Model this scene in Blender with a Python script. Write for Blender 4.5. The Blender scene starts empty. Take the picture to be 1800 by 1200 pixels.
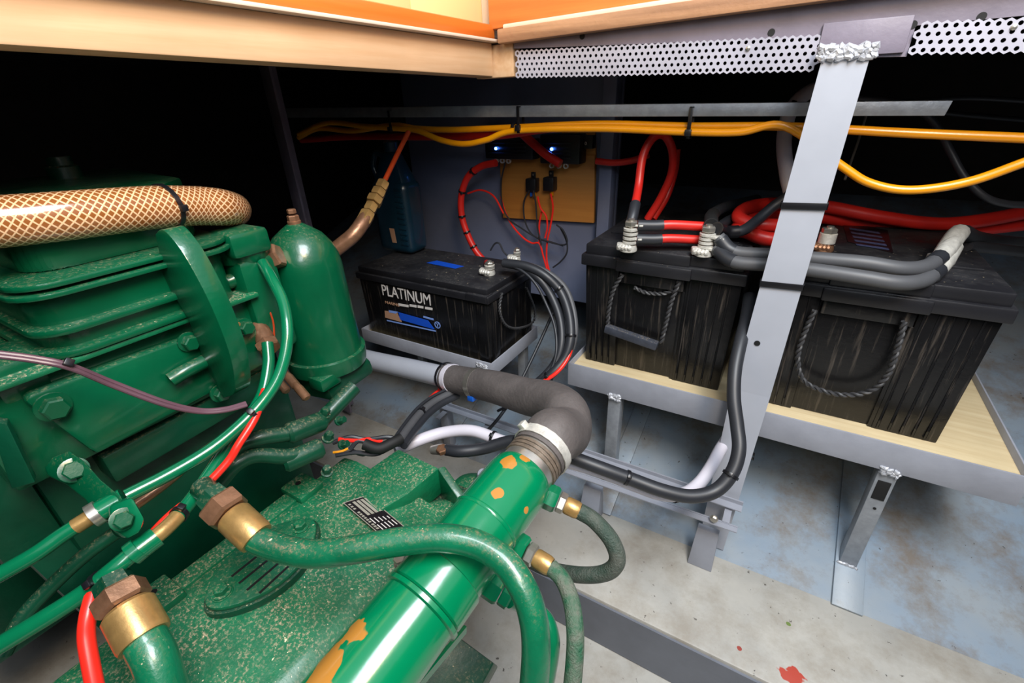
import bpy, bmesh, math, random
from mathutils import Vector, Matrix
random.seed(4)
C = bpy.context.scene.collection
SC = bpy.context.scene
# ------------------------------------------------------------------ camera
F = 815.0
PITCH, YAW, ROLL = math.radians(27.4), math.radians(31.5), math.radians(-2.2)
CAM = Vector((0, 0, 1.0))
_fh = Vector((-math.sin(YAW), math.cos(YAW), 0)); _up = Vector((0, 0, 1))
_r = Vector((math.cos(YAW), math.sin(YAW), 0))
FW = _fh * math.cos(PITCH) - _up * math.sin(PITCH)
_u = _r.cross(FW)
RT = _r * math.cos(ROLL) + _u * math.sin(ROLL)
UP = -_r * math.sin(ROLL) + _u * math.cos(ROLL)
cd = bpy.data.cameras.new('camera'); cam = bpy.data.objects.new('camera', cd); C.objects.link(cam)
cam.matrix_world = Matrix(((RT.x, UP.x, -FW.x, CAM.x), (RT.y, UP.y, -FW.y, CAM.y), (RT.z, UP.z, -FW.z, CAM.z), (0, 0, 0, 1)))
cd.sensor_width = 36; cd.lens = F * 36 / 1800; cd.clip_start = 0.01
SC.camera = cam
# ------------------------------------------------------------------ world, lights, exposure
w = bpy.data.worlds.new('world'); SC.world = w; w.use_nodes = True
w.node_tree.nodes['Background'].inputs[0].default_value = (0.75, 0.85, 1.0, 1)
w.node_tree.nodes['Background'].inputs[1].default_value = 0.4
def area(name, loc, target, size, power, col, sy=None):
    l = bpy.data.lights.new(name, 'AREA'); l.energy = power; l.color = col; l.size = size
    if sy: l.shape = 'RECTANGLE'; l.size_y = sy
    o = bpy.data.objects.new(name, l); C.objects.link(o); o.location = loc
    o.rotation_euler = (Vector(target) - Vector(loc)).to_track_quat('-Z', 'Y').to_euler()
    return o
area('window_light', (0.28, 0.05, 1.9), (-0.1, 0.35, 0.4), 0.6, 17, (0.86, 0.93, 1.0))
area('front_fill', (0.35, -0.42, 1.5), (0.0, 0.8, 0.7), 0.3, 2.2, (0.92, 0.95, 1.0))  # added fill light from the camera side, above the hatch opening
area('cabin_lamp', (0.35, -0.1, 1.62), (-0.55, 0.45, 0.85), 0.25, 4.2, (1.0, 0.72, 0.42))
SC.view_settings.view_transform = 'Standard'; SC.view_settings.look = 'None'
SC.view_settings.gamma = 1; SC.view_settings.use_curve_mapping = False
SC.view_settings.exposure = 0.9

# ------------------------------------------------------------------ helpers
def ray(x, y): return RT * ((x - 900) / F) + UP * ((600 - y) / F) + FW
def P(x, y, d=None, X=None, Y=None, Z=None):
    r = ray(x, y)
    if d is None:
        i, v = (0, X) if X is not None else (1, Y) if Y is not None else (2, Z)
        d = (v - CAM[i]) / r[i]
    return CAM + r * d
def lin(c):
    return tuple(((v / 255) / 12.92 if v / 255 <= .04045 else ((v / 255 + .055) / 1.055) ** 2.4) for v in c) + (1,)

def mat(name, col, rough=.5, metal=0, noise=0, nscale=20, bump=0, bscale=80, col2=None, dust=0, dustcol=(170, 150, 118), dscale=260,
        spots=None, spotcol=(190, 130, 50), spec=.5, coat=0, stains=0, staincol=(120, 100, 75), streak=0, emit=0, trans=0, alpha=None, wood=None, grain=None):
    m = bpy.data.materials.new(name); m.use_nodes = True
    nt = m.node_tree; N = nt.nodes; L = nt.links
    b = N['Principled BSDF']
    b.inputs['Roughness'].default_value = rough; b.inputs['Metallic'].default_value = metal
    b.inputs['Specular IOR Level'].default_value = spec
    b.inputs['Coat Weight'].default_value = coat; b.inputs['Coat Roughness'].default_value = .12
    if emit:
        b.inputs['Emission Color'].default_value = lin(col); b.inputs['Emission Strength'].default_value = emit
    if trans: b.inputs['Transmission Weight'].default_value = trans
    geo = N.new('ShaderNodeNewGeometry'); pos = geo.outputs['Position']
    def nz(scale, det=4, vec=None, rg=.6):
        n = N.new('ShaderNodeTexNoise'); n.inputs['Scale'].default_value = scale; n.inputs['Detail'].default_value = det
        n.inputs['Roughness'].default_value = rg
        L.new(vec if vec is not None else pos, n.inputs['Vector']); return n.outputs['Fac']
    def ramp(v, a, c):
        r = N.new('ShaderNodeMapRange'); r.inputs[1].default_value = a; r.inputs[2].default_value = c
        L.new(v, r.inputs[0]); return r.outputs[0]
    def mul(a, c):
        q = N.new('ShaderNodeMath'); q.operation = 'MULTIPLY'
        for i, v in enumerate((a, c)):
            if isinstance(v, (int, float)): q.inputs[i].default_value = v
            else: L.new(v, q.inputs[i])
        return q.outputs[0]
    def mix(f, a, c):
        q = N.new('ShaderNodeMix'); q.data_type = 'RGBA'
        for i, v in ((0, f), (6, a), (7, c)):
            if isinstance(v, (int, float, tuple)): q.inputs[i].default_value = v
            else: L.new(v, q.inputs[i])
        return q.outputs[2]
    cur = lin(col)
    if noise or col2:
        c2 = lin(col2) if col2 else tuple(v * (1 - noise) for v in lin(col)[:3]) + (1,)
        cur = mix(ramp(nz(nscale), .35, .65), cur, c2)
    if grain:  # wood grain stretched along an axis
        mp = N.new('ShaderNodeMapping'); L.new(pos, mp.inputs[0])
        mp.inputs['Scale'].default_value = {'x': (4, 90, 90), 'y': (90, 4, 90), 'z': (90, 90, 4)}[grain[0]]
        cur = mix(mul(ramp(nz(1, 5, mp.outputs[0]), .35, .7), grain[2]), cur, lin(grain[1]))
    if streak:
        mp = N.new('ShaderNodeMapping'); L.new(pos, mp.inputs[0]); mp.inputs['Scale'].default_value = (160, 160, 7)
        cur = mix(mul(ramp(nz(1, 4, mp.outputs[0]), .56, .74), streak), cur, lin(staincol))
    if stains:
        cur = mix(mul(ramp(nz(7, 7, None, .74), .46, .66), stains), cur, lin(staincol))
        cur = mix(mul(ramp(nz(95, 3), .69, .73), .85), cur, lin((58, 50, 44)))
    if dust:
        sep = N.new('ShaderNodeSeparateXYZ'); L.new(geo.outputs['Normal'], sep.inputs[0])
        up = ramp(sep.outputs['Z'], .45, .95)
        big = ramp(nz(14, 3), .3, .6)
        fine = ramp(nz(dscale, 6, None, .75), .51, .63)
        cur = mix(mul(mul(mul(up, big), fine), dust), cur, lin(dustcol))
        fl = ramp(nz(dscale * .9, 2), .70, .73)
        cur = mix(mul(mul(up, fl), min(1, dust * 1.3)), cur, lin((225, 205, 170)))
        rr = N.new('ShaderNodeMapRange'); L.new(mul(up, big), rr.inputs[0]); rr.inputs[3].default_value = rough; rr.inputs[4].default_value = min(1, rough + .4)
        L.new(rr.outputs[0], b.inputs['Roughness'])
    if spots:
        nn = N.new('ShaderNodeTexNoise'); nn.inputs['Scale'].default_value = 60; L.new(pos, nn.inputs['Vector'])
        for sp in spots:
            c, rad = sp[0], sp[1]; scol = sp[2] if len(sp) > 2 else spotcol
            vd = N.new('ShaderNodeVectorMath'); vd.operation = 'DISTANCE'; L.new(pos, vd.inputs[0]); vd.inputs[1].default_value = c
            a = N.new('ShaderNodeMath'); a.operation = 'MULTIPLY_ADD'; L.new(nn.outputs['Fac'], a.inputs[0]); a.inputs[1].default_value = rad * 2.2; L.new(vd.outputs['Value'], a.inputs[2])
            cur = mix(ramp(a.outputs[0], rad * 2.12, rad * 2.02), cur, lin(scol))
    if isinstance(cur, tuple): b.inputs['Base Color'].default_value = cur
    else: L.new(cur, b.inputs['Base Color'])
    if bump:
        bp = N.new('ShaderNodeBump'); bp.inputs['Strength'].default_value = bump; bp.inputs['Distance'].default_value = .002
        L.new(nz(bscale, 5), bp.inputs['Height']); L.new(bp.outputs[0], b.inputs['Normal'])
    return m

class MB:
    def __init__(s): s.bm = bmesh.new()
    def _geom(s, f): return f
    def hexa(s, c, bev=0, seg=2):
        """8 corners: bottom 4 (ccw) then top 4"""
        t = bmesh.new(); v = [t.verts.new(p) for p in c]
        for q in ((3, 2, 1, 0), (4, 5, 6, 7), (0, 1, 5, 4), (1, 2, 6, 5), (2, 3, 7, 6), (3, 0, 4, 7)): t.faces.new([v[i] for i in q])
        bmesh.ops.recalc_face_normals(t, faces=t.faces)
        if bev: bmesh.ops.bevel(t, geom=t.edges[:], offset=bev, segments=seg, affect='EDGES', profile=.5)
        s._merge(t); return s
    def box(s, a, b, bev=0, seg=2):
        x0, y0, z0 = a; x1, y1, z1 = b
        return s.hexa([(x0, y0, z0), (x1, y0, z0), (x1, y1, z0), (x0, y1, z0), (x0, y0, z1), (x1, y0, z1), (x1, y1, z1), (x0, y1, z1)], bev, seg)
    def obox(s, c, ax, ay, az, hx, hy, hz, bev=0):
        c = Vector(c); ax, ay, az = [Vector(v).normalized() for v in (ax, ay, az)]
        k = [c + ax * hx * i + ay * hy * j + az * hz * l for l in (-1, 1) for i, j in ((-1, -1), (1, -1), (1, 1), (-1, 1))]
        return s.hexa(k, bev)
    def bar(s, p0, p1, wv, w_, t_, bev=0):
        """rectangular bar p0->p1; wv = width direction hint"""
        p0, p1 = Vector(p0), Vector(p1); d = (p1 - p0); L_ = d.length; d.normalize()
        n = d.cross(Vector(wv)).normalized(); wv = n.cross(d).normalized()
        return s.obox((p0 + p1) / 2, d, wv, n, L_ / 2, w_ / 2, t_ / 2, bev)
    def _merge(s, t):
        me = bpy.data.meshes.new('t'); t.to_mesh(me); t.free(); s.bm.from_mesh(me); bpy.data.meshes.remove(me)
    def prism(s, pts, off, bev=0):
        t = bmesh.new(); off = Vector(off)
        a = [t.verts.new(Vector(p)) for p in pts]; b = [t.verts.new(Vector(p) + off) for p in pts]; n = len(a)
        t.faces.new(a); t.faces.new(b[::-1])
        for i in range(n): t.faces.new((a[i], a[(i + 1) % n], b[(i + 1) % n], b[i]))
        bmesh.ops.recalc_face_normals(t, faces=t.faces)
        if bev: bmesh.ops.bevel(t, geom=t.edges[:], offset=bev, segments=2, affect='EDGES', profile=.5)
        s._merge(t); return s
    def tube(s, pts, r, n=12, caps=True):
        pts = [Vector(p) for p in pts]; rs = r if isinstance(r, (list, tuple)) else [r] * len(pts)
        t = bmesh.new(); rings = []; prev = None
        for i, p in enumerate(pts):
            d = (pts[min(i + 1, len(pts) - 1)] - pts[max(i - 1, 0)]).normalized()
            if prev is None:
                a = d.orthogonal().normalized()
            else:
                a = (prev - d * prev.dot(d)).normalized()
            prev = a; b = d.cross(a)
            rings.append([t.verts.new(p + (a * math.cos(2 * math.pi * k / n) + b * math.sin(2 * math.pi * k / n)) * rs[i]) for k in range(n)])
        for i in range(len(rings) - 1):
            for k in range(n): t.faces.new((rings[i][k], rings[i][(k + 1) % n], rings[i + 1][(k + 1) % n], rings[i + 1][k]))
        if caps: t.faces.new(rings[0][::-1]); t.faces.new(rings[-1])
        s._merge(t); return s
    def lathe(s, o, ax, prof, n=32, hexa=False):
        """prof: list of (h, r) along ax from o"""
        o = Vector(o); ax = Vector(ax).normalized(); a = ax.orthogonal().normalized(); b = ax.cross(a)
        t = bmesh.new(); rings = []
        for h, r in prof:
            rings.append([t.verts.new(o + ax * h + (a * math.cos(2 * math.pi * k / n) + b * math.sin(2 * math.pi * k / n)) * max(r, 1e-5)) for k in range(n)])
        for i in range(len(rings) - 1):
            for k in range(n): t.faces.new((rings[i][k], rings[i][(k + 1) % n], rings[i + 1][(k + 1) % n], rings[i + 1][k]))
        t.faces.new(rings[0][::-1]); t.faces.new(rings[-1])
        bmesh.ops.recalc_face_normals(t, faces=t.faces)
        s._merge(t); return s
    def nut(s, o, ax, r, h): return s.lathe(o, ax, [(0, r * .9), (h * .12, r), (h * .85, r), (h, r * .86)], 6)
    def bolt(s, o, ax, r, h):
        s.lathe(o, ax, [(0, r * 1.3), (h * .2, r * 1.3), (h * .22, r * 1.2)], 20)
        s.lathe(Vector(o) + Vector(ax).normalized() * h * .2, ax, [(0, r), (h * .7, r), (h * .8, r * .85)], 6); return s
    def ring(s, c, d, r, wd, th=.0015, head=None):
        """band around an axis d, a cable tie; head: direction of its head"""
        c = Vector(c); d = Vector(d).normalized(); a = d.orthogonal().normalized(); b = d.cross(a)
        t = bmesh.new(); n = 20; R = []
        for h, rr in ((-wd / 2, r), (-wd / 2, r + th), (wd / 2, r + th), (wd / 2, r)):
            R.append([t.verts.new(c + d * h + (a * math.cos(2 * math.pi * k / n) + b * math.sin(2 * math.pi * k / n)) * rr) for k in range(n)])
        for i in range(4):
            for k in range(n): t.faces.new((R[i][k], R[i][(k + 1) % n], R[(i + 1) % 4][(k + 1) % n], R[(i + 1) % 4][k]))
        bmesh.ops.recalc_face_normals(t, faces=t.faces); s._merge(t)
        if head is not None:
            h = Vector(head); h = (h - d * h.dot(d)).normalized()
            q = min(wd, .007); s.obox(c + h * (r + th + q * .4), d, h, d.cross(h), q * .7, q * .5, q * .7, q * .15)
        return s
    def strap_loop(s, c, ax, hx, ay, hy, n, wd, th=.0015):
        """rectangular band round a bar: half sizes hx, hy; n = axis of the bar"""
        c = Vector(c); ax, ay, n = [Vector(v).normalized() for v in (ax, ay, n)]
        for sg in (-1, 1):
            s.obox(c + ay * sg * (hy + th / 2), ax, ay, n, hx + th, th / 2, wd / 2, .0004)
            s.obox(c + ax * sg * (hx + th / 2), ax, ay, n, th / 2, hy + th, wd / 2, .0004)
        return s

def bead(mb, p0, p1, r, n=24, j=.4, rows=1):
    p0, p1 = Vector(p0), Vector(p1)
    for q in range(rows):
        o = Vector((0, 0, -q * r * 1.1)); P_ = []; R_ = []
        for i in range(n + 1):
            P_.append(p0.lerp(p1, i / n) + o + Vector((random.uniform(-j, j), random.uniform(-j, j) * .6, random.uniform(-j, j))) * r); R_.append(r * random.uniform(.75, 1.25))
        R_[0] = R_[-1] = r * .4
        mb.tube(P_, R_, 8)
    return mb
def spl(pts, k=8):
    pts = [Vector(p) for p in pts]; Q = [pts[0] * 2 - pts[1]] + pts + [pts[-1] * 2 - pts[-2]]; out = []
    for i in range(1, len(Q) - 2):
        a, b, c, d = Q[i - 1:i + 3]
        for j in range(k):
            t = j / k
            out.append(.5 * ((2 * b) + (c - a) * t + (2 * a - 5 * b + 4 * c - d) * t * t + (3 * b - a - 3 * c + d) * t ** 3))
    out.append(pts[-1]); return out
def px(L, k=8, **kw):
    """list of (x, y, depth) or (x, y) with a plane in kw -> smooth 3-D path"""
    o = []
    for q in L:
        if len(q) == 3 and not isinstance(q[2], dict): o.append(P(q[0], q[1], q[2]))
        elif len(q) == 3: o.append(P(q[0], q[1], **q[2]))
        else: o.append(P(q[0], q[1], **kw))
    return spl(o, k)

def obj(name, mb, m, parent=None, smooth=35):
    me = bpy.data.meshes.new(name); bm = mb.bm
    o = bpy.data.objects.new(name, me); C.objects.link(o)
    if parent is None:
        vs = [v.co for v in bm.verts]
        L0 = Vector(((min(v.x for v in vs) + max(v.x for v in vs)) / 2, (min(v.y for v in vs) + max(v.y for v in vs)) / 2, min(v.z for v in vs)))
        o.location = L0
    else:
        L0 = Vector(parent['_o']); o.parent = parent
    o['_o'] = tuple(L0)
    bmesh.ops.translate(bm, verts=bm.verts, vec=-L0)
    bm.to_mesh(me); bm.free(); me.materials.append(m)
    me.polygons.foreach_set('use_smooth', [True] * len(me.polygons))
    me.set_sharp_from_angle(angle=math.radians(smooth))
    return o
def tag(o, label, cat, group=None, kind=None):
    o['label'] = label; o['category'] = cat
    if group: o['group'] = group
    if kind: o['kind'] = kind
    return o
def thing(name, loc, label, cat, group=None):
    o = bpy.data.objects.new(name, None); C.objects.link(o); o.location = loc; o['_o'] = tuple(loc); o.empty_display_size = .02
    return tag(o, label, cat, group)
def struct(name, mb, m, parent=None):
    o = obj(name, mb, m, parent)
    if parent is None: o['kind'] = 'structure'
    return o
def text(name, s, size, origin, ux, uy, m, parent, ext=.0003, sx=1, bold=0):
    cu = bpy.data.curves.new(name, 'FONT'); cu.body = s; cu.size = size; cu.extrude = ext; cu.offset = bold
    o = bpy.data.objects.new(name, cu); C.objects.link(o)
    ux, uy = Vector(ux).normalized(), Vector(uy).normalized(); uz = ux.cross(uy).normalized()
    L0 = Vector(parent['_o']); p = Vector(origin) - L0
    M = Matrix(((ux.x * sx, uy.x, uz.x, p.x), (ux.y * sx, uy.y, uz.y, p.y), (ux.z * sx, uy.z, uz.z, p.z), (0, 0, 0, 1)))
    me = bpy.data.meshes.new_from_object(o); bpy.data.objects.remove(o); bpy.data.curves.remove(cu)
    me.materials.clear(); me.materials.append(m); o = bpy.data.objects.new(name, me); C.objects.link(o)
    o.parent = parent; o.matrix_local = M; return o

# ------------------------------------------------------------------ materials
hx_ax = Vector((.094, 1, .18)).normalized(); hx_c = Vector((-.214, .35, .601)); HR = .04
def hxp(Y): return hx_c + hx_ax * ((Y - .35) / hx_ax.y)
def on_hx(x, y):
    """point of the heat exchanger's surface seen at a pixel"""
    d = ray(x, y); d = d - hx_ax * d.dot(hx_ax); o = CAM - hx_c; o = o - hx_ax * o.dot(hx_ax)
    a = d.dot(d); b = 2 * o.dot(d); c = o.dot(o) - HR * HR
    disc = max(0, b * b - 4 * a * c); return CAM + ray(x, y) * ((-b - math.sqrt(disc)) / (2 * a))
M = {}
G = (0, 84, 52)
M['green'] = mat('green_paint', G, .28, noise=.25, nscale=9, bump=.25, bscale=60, dust=.35, coat=.4)
M['green_dusty'] = mat('green_paint_dusty', (6, 104, 66), .4, noise=.3, nscale=25, bump=.5, bscale=120, dust=1.0, dustcol=(172, 154, 126), coat=.15, dscale=300)
M['green_dark'] = mat('green_paint_dark', (4, 66, 44), .35, noise=.4, nscale=12, bump=.3, bscale=60, dust=.5, coat=.2)  # darker, less glossy tone of the engine green
M['green_cover'] = mat('green_cover_paint', (8, 98, 64), .4, noise=.3, nscale=30, bump=.4, bscale=120, dust=.45, coat=.2)
M['green_bright'] = mat('green_paint_new', (0, 118, 74), .22, noise=.12, nscale=8, bump=.08, bscale=50, coat=.6,
    spots=[(on_hx(625, 1108), .012), (on_hx(570, 1175), .016), (on_hx(876, 865), .006), (on_hx(893, 812), .010), (on_hx(922, 798), .008), (on_hx(925, 897), .004), (on_hx(838, 1155), .001)], spotcol=(176, 120, 50))
M['green_hose'] = mat('green_painted_hose', (12, 104, 70), .25, noise=.35, nscale=18, bump=.3, bscale=150, dust=.85, coat=.5, dustcol=(150, 120, 95))
M['green_tube'] = mat('green_painted_tube', (6, 108, 70), .22, noise=.2, nscale=12, bump=.1, coat=.6)
M['green_braid'] = mat('braid_with_green_overspray', (104, 108, 96), .5, col2=(30, 90, 62), nscale=55, bump=1, bscale=420)
M['grey_braid'] = mat('grey_braid', (84, 88, 80), .5, col2=(48, 66, 56), nscale=40, bump=1, bscale=420)
M['hull'] = mat('hull_paint', (124, 142, 160), .42, col2=(142, 150, 156), nscale=6, bump=.25, bscale=30, stains=.8, staincol=(112, 96, 76),
    spots=[(P(1790, 655, Z=.40), .008, (150, 40, 30)), (P(1440, 1130, Z=.2), .01, (96, 84, 52))])
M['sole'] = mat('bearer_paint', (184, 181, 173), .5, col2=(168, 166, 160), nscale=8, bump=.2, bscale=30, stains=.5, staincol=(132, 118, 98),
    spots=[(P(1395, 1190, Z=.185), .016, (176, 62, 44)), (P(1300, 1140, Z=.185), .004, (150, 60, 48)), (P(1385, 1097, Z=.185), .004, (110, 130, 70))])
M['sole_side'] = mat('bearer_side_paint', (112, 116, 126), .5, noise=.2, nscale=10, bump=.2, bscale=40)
M['grey'] = mat('grey_paint', (150, 153, 163), .42, noise=.15, nscale=14, bump=.25, bscale=60)
M['greyl'] = mat('light_grey_paint', (166, 170, 180), .42, noise=.08, nscale=10, bump=.1, bscale=40)
M['panel'] = mat('panel_paint', (112, 120, 146), .5, noise=.15, nscale=8, bump=.1)
M['galv'] = mat('galvanised', (160, 165, 172), .45, metal=.5, noise=.2, nscale=60, bump=.2, bscale=200)
M['perf'] = mat('perforated_paint', (176, 174, 186), .4, metal=.2, noise=.15, nscale=15)
M['coam'] = mat('coaming_paint', (126, 118, 132), .5, noise=.25, nscale=12, bump=.3, bscale=60)
M['black'] = mat('black_plastic', (30, 30, 34), .38, noise=.3, nscale=12, bump=.15, dust=.3, dustcol=(86, 82, 78), dscale=120)
M['batt'] = mat('black_battery_case', (17, 17, 19), .3, noise=.3, nscale=14, bump=.3, streak=.6, staincol=(96, 88, 80), dust=.4, dustcol=(86, 84, 82), dscale=60)
M['rubber'] = mat('grey_rubber', (92, 86, 84), .62, noise=.25, nscale=30, bump=.5, bscale=160)
M['cable_grey'] = mat('grey_cable', (78, 79, 82), .5, noise=.1)
M['cable_black'] = mat('black_cable', (40, 42, 47), .45, noise=.15)
M['dark'] = mat('hole_shade_and_sleeve_black', (9, 9, 10), .7)  # black paints the shade inside uncut holes and slots; also sleeves and tape
M['red'] = mat('red_cable', (205, 38, 30), .38, noise=.12)
M['redb'] = mat('bright_red_tube', (235, 42, 30), .3)
M['copper'] = mat('copper_tube', (170, 60, 22), .35, noise=.2, nscale=40)
M['yellow'] = mat('yellow_cable', (232, 152, 8), .32, noise=.1, coat=.4)
M['white'] = mat('white_conduit', (208, 204, 214), .4, noise=.06)
M['purple'] = mat('purple_brown_cable', (96, 68, 78), .35, noise=.15)
M['brass'] = mat('brass', (196, 156, 96), .34, metal=.6, noise=.3, nscale=50, bump=.2)
M['brassd'] = mat('tarnished_brass', (158, 116, 88), .38, metal=.6, noise=.35, nscale=60, bump=.3)
M['steel'] = mat('bright_steel', (205, 200, 190), .3, metal=.85, noise=.2, nscale=60)
M['lead'] = mat('tinned_terminal', (222, 219, 210), .4, metal=.35, noise=.3, nscale=70, bump=.4, bscale=200)
M['weld'] = mat('silver_weld', (190, 192, 198), .35, metal=.4, bump=1, bscale=120)
M['ply'] = mat('plywood', (208, 190, 152), .55, grain=('x', (176, 150, 108), .5), noise=.08)
M['board'] = mat('backing_board', (196, 134, 62), .6, grain=('x', (168, 106, 44), .5))
M['beam'] = mat('pale_timber', (220, 182, 142), .5, grain=('y', (194, 146, 100), .6), noise=.1, nscale=8)
M['orange'] = mat('varnished_timber_y', (214, 112, 38), .38, grain=('y', (178, 82, 22), .5), coat=.3)
M['orangex'] = mat('varnished_timber_x', (214, 130, 62), .42, grain=('x', (180, 96, 40), .5), coat=.2)
M['stripx'] = mat('worn_timber', (184, 138, 102), .55, grain=('x', (120, 84, 60), .75), bump=.4)
M['cream'] = mat('cream_paint', (238, 216, 150), .45)
M['trimw'] = mat('pale_trim', (226, 204, 182), .45)
M['bottle'] = mat('teal_plastic', (14, 44, 60), .3, noise=.2, coat=.3)
M['led'] = mat('blue_led', (60, 120, 255), .3, emit=14)
M['inkw'] = mat('silver_print', (205, 200, 196), .4)
M['inkb'] = mat('blue_print', (18, 76, 190), .4)
M['inkl'] = mat('pale_blue_print', (120, 150, 215), .4)
M['inkd'] = mat('dull_blue_print', (82, 92, 130), .4, noise=.5, nscale=200)
M['inkt'] = mat('tan_print', (168, 130, 104), .4)
M['plate'] = mat('black_plate', (22, 18, 22), .35)
M['plateg'] = mat('plate_grey', (150, 146, 134), .4, noise=.2, nscale=150)
M['blue'] = mat('blue_plastic', (24, 98, 205), .35)
M['tie'] = mat('black_nylon', (20, 20, 24), .35)
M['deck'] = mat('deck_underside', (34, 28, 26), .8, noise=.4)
M['bandm'] = mat('dirty_wire_band', (122, 108, 94), .5, metal=.3, noise=.4, nscale=90)
M['grip'] = mat('dusty_grip_plastic', (62, 66, 76), .4, noise=.3, nscale=60, dust=.5)
M['rope'] = mat('black_rope', (58, 58, 60), .5, noise=.3, nscale=100)
# reinforced clear hose: fine pale criss-cross thread over amber wall
def hose_mat():
    m = bpy.data.materials.new('braided_clear_hose'); m.use_nodes = True; N = m.node_tree.nodes; L = m.node_tree.links; b = N['Principled BSDF']
    uv = N.new('ShaderNodeUVMap'); sp = N.new('ShaderNodeSeparateXYZ'); L.new(uv.outputs[0], sp.inputs[0])
    def band(sgn):
        a = N.new('ShaderNodeMath'); a.operation = 'MULTIPLY_ADD'; L.new(sp.outputs[0], a.inputs[0]); a.inputs[1].default_value = 17 * sgn
        v = N.new('ShaderNodeMath'); v.operation = 'MULTIPLY'; L.new(sp.outputs[1], v.inputs[0]); v.inputs[1].default_value = 23
        L.new(v.outputs[0], a.inputs[2])
        f = N.new('ShaderNodeMath'); f.operation = 'PINGPONG'; L.new(a.outputs[0], f.inputs[0]); f.inputs[1].default_value = .5
        r = N.new('ShaderNodeMapRange'); L.new(f.outputs[0], r.inputs[0]); r.inputs[1].default_value = .16; r.inputs[2].default_value = .08
        return r.outputs[0]
    mx = N.new('ShaderNodeMath'); mx.operation = 'MAXIMUM'; L.new(band(1), mx.inputs[0]); L.new(band(-1), mx.inputs[1])
    q = N.new('ShaderNodeMix'); q.data_type = 'RGBA'; L.new(mx.outputs[0], q.inputs[0]); q.inputs[6].default_value = lin((142, 84, 40)); q.inputs[7].default_value = lin((232, 190, 146))
    L.new(q.outputs[2], b.inputs['Base Color']); b.inputs['Roughness'].default_value = .22; b.inputs['Coat Weight'].default_value = .7
    bp = N.new('ShaderNodeBump'); bp.inputs['Strength'].default_value = .3; bp.inputs['Distance'].default_value = .001; L.new(mx.outputs[0], bp.inputs['Height']); L.new(bp.outputs[0], b.inputs['Normal'])
    return m
M['clear'] = hose_mat()

# ------------------------------------------------------------------ the hull space
a21 = math.radians(21); hn = Vector((0, -math.sin(a21), math.cos(a21))); h0 = Vector((.224, .79, .211))
def hullz(Y): return h0.z + (Y - h0.y) * math.tan(a21)
def PH(x, y, lift=0):
    d = ray(x, y); p = h0 + hn * lift; return CAM + d * ((p - CAM).dot(hn) / d.dot(hn))
YS = .722; ZS = hullz(YS)
b = MB(); b.hexa([(-1.9, YS, ZS - .02), (1.6, YS, ZS - .02), (1.6, 2.0, hullz(2.0) - .02), (-1.9, 2.0, hullz(2.0) - .02), (-1.9, YS, ZS), (1.6, YS, ZS), (1.6, 2.0, hullz(2.0)), (-1.9, 2.0, hullz(2.0))])
struct('floor_hull', b, M['hull'])
b = MB().box((-1.9, -.9, .03), (1.6, .53, .06)); struct('floor', b, M['sole'])
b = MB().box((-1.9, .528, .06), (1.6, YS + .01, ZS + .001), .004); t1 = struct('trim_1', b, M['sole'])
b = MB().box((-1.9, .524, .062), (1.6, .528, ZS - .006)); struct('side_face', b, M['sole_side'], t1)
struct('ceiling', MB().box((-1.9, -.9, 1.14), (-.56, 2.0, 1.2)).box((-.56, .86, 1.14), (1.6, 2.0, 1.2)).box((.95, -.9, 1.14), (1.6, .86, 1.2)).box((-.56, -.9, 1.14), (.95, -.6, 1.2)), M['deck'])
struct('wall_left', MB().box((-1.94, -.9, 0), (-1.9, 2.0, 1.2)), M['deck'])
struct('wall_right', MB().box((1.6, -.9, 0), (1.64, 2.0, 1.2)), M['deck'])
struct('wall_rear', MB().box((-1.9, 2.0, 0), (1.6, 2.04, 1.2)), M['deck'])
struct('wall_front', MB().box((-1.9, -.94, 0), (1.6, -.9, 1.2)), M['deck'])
# bulkhead panel behind the small battery
b = MB().box((-1.0, 1.1, .505), (-.37, 1.115, 1.08), .002)
b.box((-.40, 1.06, .505), (-.37, 1.1, 1.08), .002)
bp = obj('bulkhead_panel', b, M['panel']); tag(bp, 'blue grey painted steel bulkhead panel behind the small battery', 'panel')
bp['kind'] = 'structure'
# frames on the hull
for (x0, x1, y1) in ((-.246, -.206, 1.6), (.203, .249, 1.6), (-.70, -.66, 1.6), (.62, .66, 1.6)):
    b = MB(); t = .006
    b.hexa([(x0, YS - .002, ZS), (x1, YS - .002, ZS), (x1, y1, hullz(y1)), (x0, y1, hullz(y1)), (x0, YS - .004, ZS + t), (x1, YS - .004, ZS + t), (x1, y1, hullz(y1) + t), (x0, y1, hullz(y1) + t)], .001)
    o = obj('hull_frame', b, M['hull'])
    lab = {-.246: 'flat steel frame strip welded up the hull, beside the first tray leg', .203: 'flat steel frame strip on the hull under the hollow tray leg', -.70: 'flat steel frame strip on the hull below the small battery', .62: 'flat steel frame strip on the hull at the far right'}[x0]
    tag(o, lab, 'frame', 'hull frame strips')

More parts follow.
